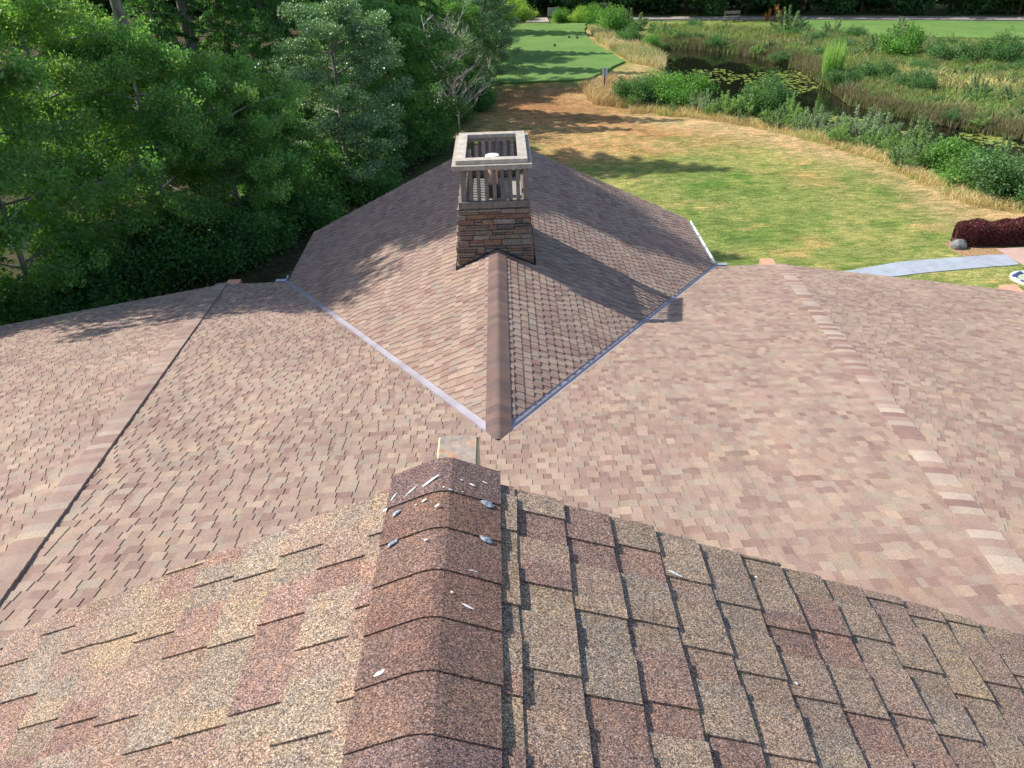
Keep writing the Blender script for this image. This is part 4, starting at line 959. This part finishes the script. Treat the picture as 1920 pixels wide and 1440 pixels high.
o = link('lily_pads', mb.mesh('lily_pads', M['leaf_gloss'])); tag(o, 'yellow green lily pads floating in rafts on the dark pond', 'lily pads', kind='stuff')

# ---------------------------------------------------------------- small things
x, y = G(1133, 172); t = empty('sign', (x, y, 0)); tag(t, 'small white tee sign on a dark post at the edge of the rough', 'sign')
mb = MB(); mb.box((-.04, -.03, -.2), (.04, .03, 1.52), (.10, .09, .10)); mb.build('post', M['plain'], t)
mb = MB(); mb.box((-.17, -.055, .98), (.17, -.034, 1.55), (.72, .74, .76)); pn = mb.build('panel', M['paint'], t, bevel=.006)
mb = MB(); mb.box((-.032, -.059, .985), (.032, -.0565, 1.545), (.10, .13, .25)); mb.build('stripe', M['paint'], pn)
x, y = G(1036, 40); t = empty('sign', (x, y, 0)); tag(t, 'grey notice board beside the small path opening behind the tee', 'sign')
mb = MB(); mb.box((-.5, -.03, .5), (.5, .03, 1.3), (.30, .27, .26)); mb.build('panel', M['plain'], t, bevel=.01)
for s in (-.4, .4):
    mb = MB(); mb.box((s-.04, .032, 0), (s+.04, .1, 1.35), (.16, .12, .09)); mb.build('post', M['plain'], t)
x, y = G(1372, 42); t = empty('bench', (x, y, .1)); tag(t, 'weathered wooden bench beside the far path', 'bench')
for z_, dy in ((.72, .18), (.86, .2), (.46, 0), (.46, -.14)):
    mb = MB()
    if z_ > .5: mb.box((-.8, dy, z_-.06), (.8, dy+.03, z_+.06), (.32, .25, .2)); mb.build('backrest', M['wood'], t)
    else: mb.box((-.8, dy-.06, z_-.02), (.8, dy+.06, z_+.02), (.34, .27, .21)); mb.build('seat', M['wood'], t)
for s in (-.68, .68):
    mb = MB(); mb.box((s-.04, -.18, 0), (s+.04, -.1, .435), (.2, .15, .12)); mb.build('leg', M['wood'], t)
    mb = MB(); mb.box((s-.04, .10, 0), (s+.04, .175, .95), (.2, .15, .12)); mb.build('leg', M['wood'], t)
for px, py, lab in ((1040, 90, 'tee marker nearest the camera on the mown tee'), (1067, 74, 'left one of the two tee markers at the far side'), (1082, 75, 'right one of the two tee markers at the far side')):
    x, y = G(px, py); mb = MB(); r0 = .11
    mb.tube([(0, 0, 0), (0, 0, .03), (0, 0, .10), (0, 0, .16), (0, 0, .2)], [r0*.6, r0*.95, r0, r0*.7, r0*.15], 12, (.05, .04, .04)); o = mb.build('tee_marker', M['plain'], smooth=True); o.location = (x, y, .15)
    tag(o, 'small dark '+lab, 'tee marker', 'tee markers')
# red barberry hedge
x0, y0_ = G(1797, 466); x1, y1_ = G(1962, 466); rg = np.random.default_rng(9); n_ = 42000
hd = empty('hedge', (x0, y0_, 0)); tag(hd, 'clipped dark red hedge at the right edge of the lawn', 'hedge')
Lh, Wh, Hh = (x1-x0)+1.2, 1.0, .80; P = []
u = rg.uniform(0, Lh, n_); v = rg.uniform(0, 1, n_); face = rg.random(n_)
th = np.where(face < .5, rg.uniform(0, 3.1416, n_), rg.uniform(0, 3.1416, n_)); k = 3.4
cx_ = np.sign(np.cos(th))*np.abs(np.cos(th))**(2/k); cz_ = np.abs(np.sin(th))**(2/k); rr = 1-.16*rg.random(n_)**2
ef = np.clip(u/.55, 0, 1)**.4
PX = u; PY = Wh/2+cx_*Wh/2*rr*ef; PZ = cz_*Hh*rr*(.82+.18*ef)+rg.normal(0, .02, n_); lump = .05*np.sin(u*3)+.04*np.sin(u*7+1); PZ += lump*cz_
m_ = int(n_*.06); 
C0 = np.stack([PX, PY, PZ], 1); V_, F_ = leaves(C0, .075, .6, rg, 0, .1)
link('foliage', quads('foliage', V_, F_, M['leaf'], leafcol(n_, (.115, .028, .038), rg, .4, (.10, .10, .04), .12)), hd)
mb = MB(); mb.box((.3, .25, .02), (Lh, Wh-.25, Hh-.2), (.03, .015, .015)); mb.build('branches', M['bark'], hd)
# boulder
x, y = G(1798, 467); bm = bpy.data.meshes.new('boulder'); r = random.Random(3)
import bmesh
b_ = bmesh.new(); bmesh.ops.create_icosphere(b_, subdivisions=3, radius=.27)
for v_ in b_.verts:
    s_ = 1+.16*math.sin(v_.co.x*9+1)*math.cos(v_.co.y*8)+r.uniform(-.03, .03)
    v_.co = Vector((v_.co.x*1.15*s_, v_.co.y*.9*s_, max(-.1, v_.co.z*.85*s_)))
    for nn, dd in ((Vector((.6, -.5, .6)), .25), (Vector((-.7, -.3, .5)), .26), (Vector((.1, .2, 1)), .24), (Vector((.2, -1, .2)), .26)):
        nn = nn.normalized(); q_ = v_.co.dot(nn)
        if q_ > dd: v_.co -= nn*(q_-dd)*.9
b_.to_mesh(bm); b_.free(); bm.materials.append(mat_attr('boulder', 6, .55, 1.5, .9, .3, bstr=.8, bd=.03))
a = bm.color_attributes.new('Col', 'FLOAT_COLOR', 'POINT'); a.data.foreach_set('color', np.tile(np.array([.20, .205, .20, 1], np.float32), len(bm.vertices)))
o = link('boulder', bm); o.location = (x, y+.1, .1); tag(o, 'grey angular boulder at the left end of the red hedge', 'boulder')
# timber retaining edge by the patio
xa, ya = G(1868, 462); t = empty('timber_edging', (xa, ya+.15, 0)); tag(t, 'weathered grey timber edging between the red hedge and the pink patio', 'edging')
for i in range(2):
    mb = MB(); mb.box((0+i*.03, -.12, i*.152), (5.5, .06, i*.152+.148), (.33, .27, .2)); mb.build('timber', M['wood'], t, bevel=.008)
# round navy and white mat at the right edge
x, y = G(1931, 524); t = empty('round_mat', (x, y, 0)); tag(t, 'round navy and white patterned mat lying on the grass, cut by the right edge', 'mat')
mb = MB(); R0 = .62
def ring(mbx, r0, r1, z0, z1, col, a0=0, a1=2*math.pi, nseg=40, wob=0):
    k = max(2, int(nseg*(a1-a0)/(2*math.pi))); rr_ = random.Random(int(a0*10)+1)
    for i in range(k):
        p = a0+(a1-a0)*i/k; q = a0+(a1-a0)*(i+1)/k; o1 = r1*(1+wob*math.sin(p*5)); o2 = r1*(1+wob*math.sin(q*5))
        vs = [(math.cos(p)*r0, math.sin(p)*r0, z1), (math.cos(p)*o1, math.sin(p)*o1, z1), (math.cos(q)*o2, math.sin(q)*o2, z1), (math.cos(q)*r0, math.sin(q)*r0, z1)]
        vs += [(v[0], v[1], z0) for v in vs]; mbx.add(vs, [(0, 1, 2, 3), (1, 5, 6, 2), (0, 3, 7, 4)], col)
ring(mb, .46, R0, 0, .06, (.78, .80, .80)); mb.build('rim', M['paint'], t)
mb = MB(); ring(mb, 0.001, .458, 0, .035, (.35, .42, .30)); mb.build('centre', M['plain'], t)
for a0, a1 in ((1.6, 2.9), (3.5, 4.3), (4.8, 5.6), (0, .9)):
    mb = MB(); ring(mb, .40, .53, .063, .068, (.06, .07, .22), a0, a1, wob=.06); mb.build('patch', M['paint'], t)
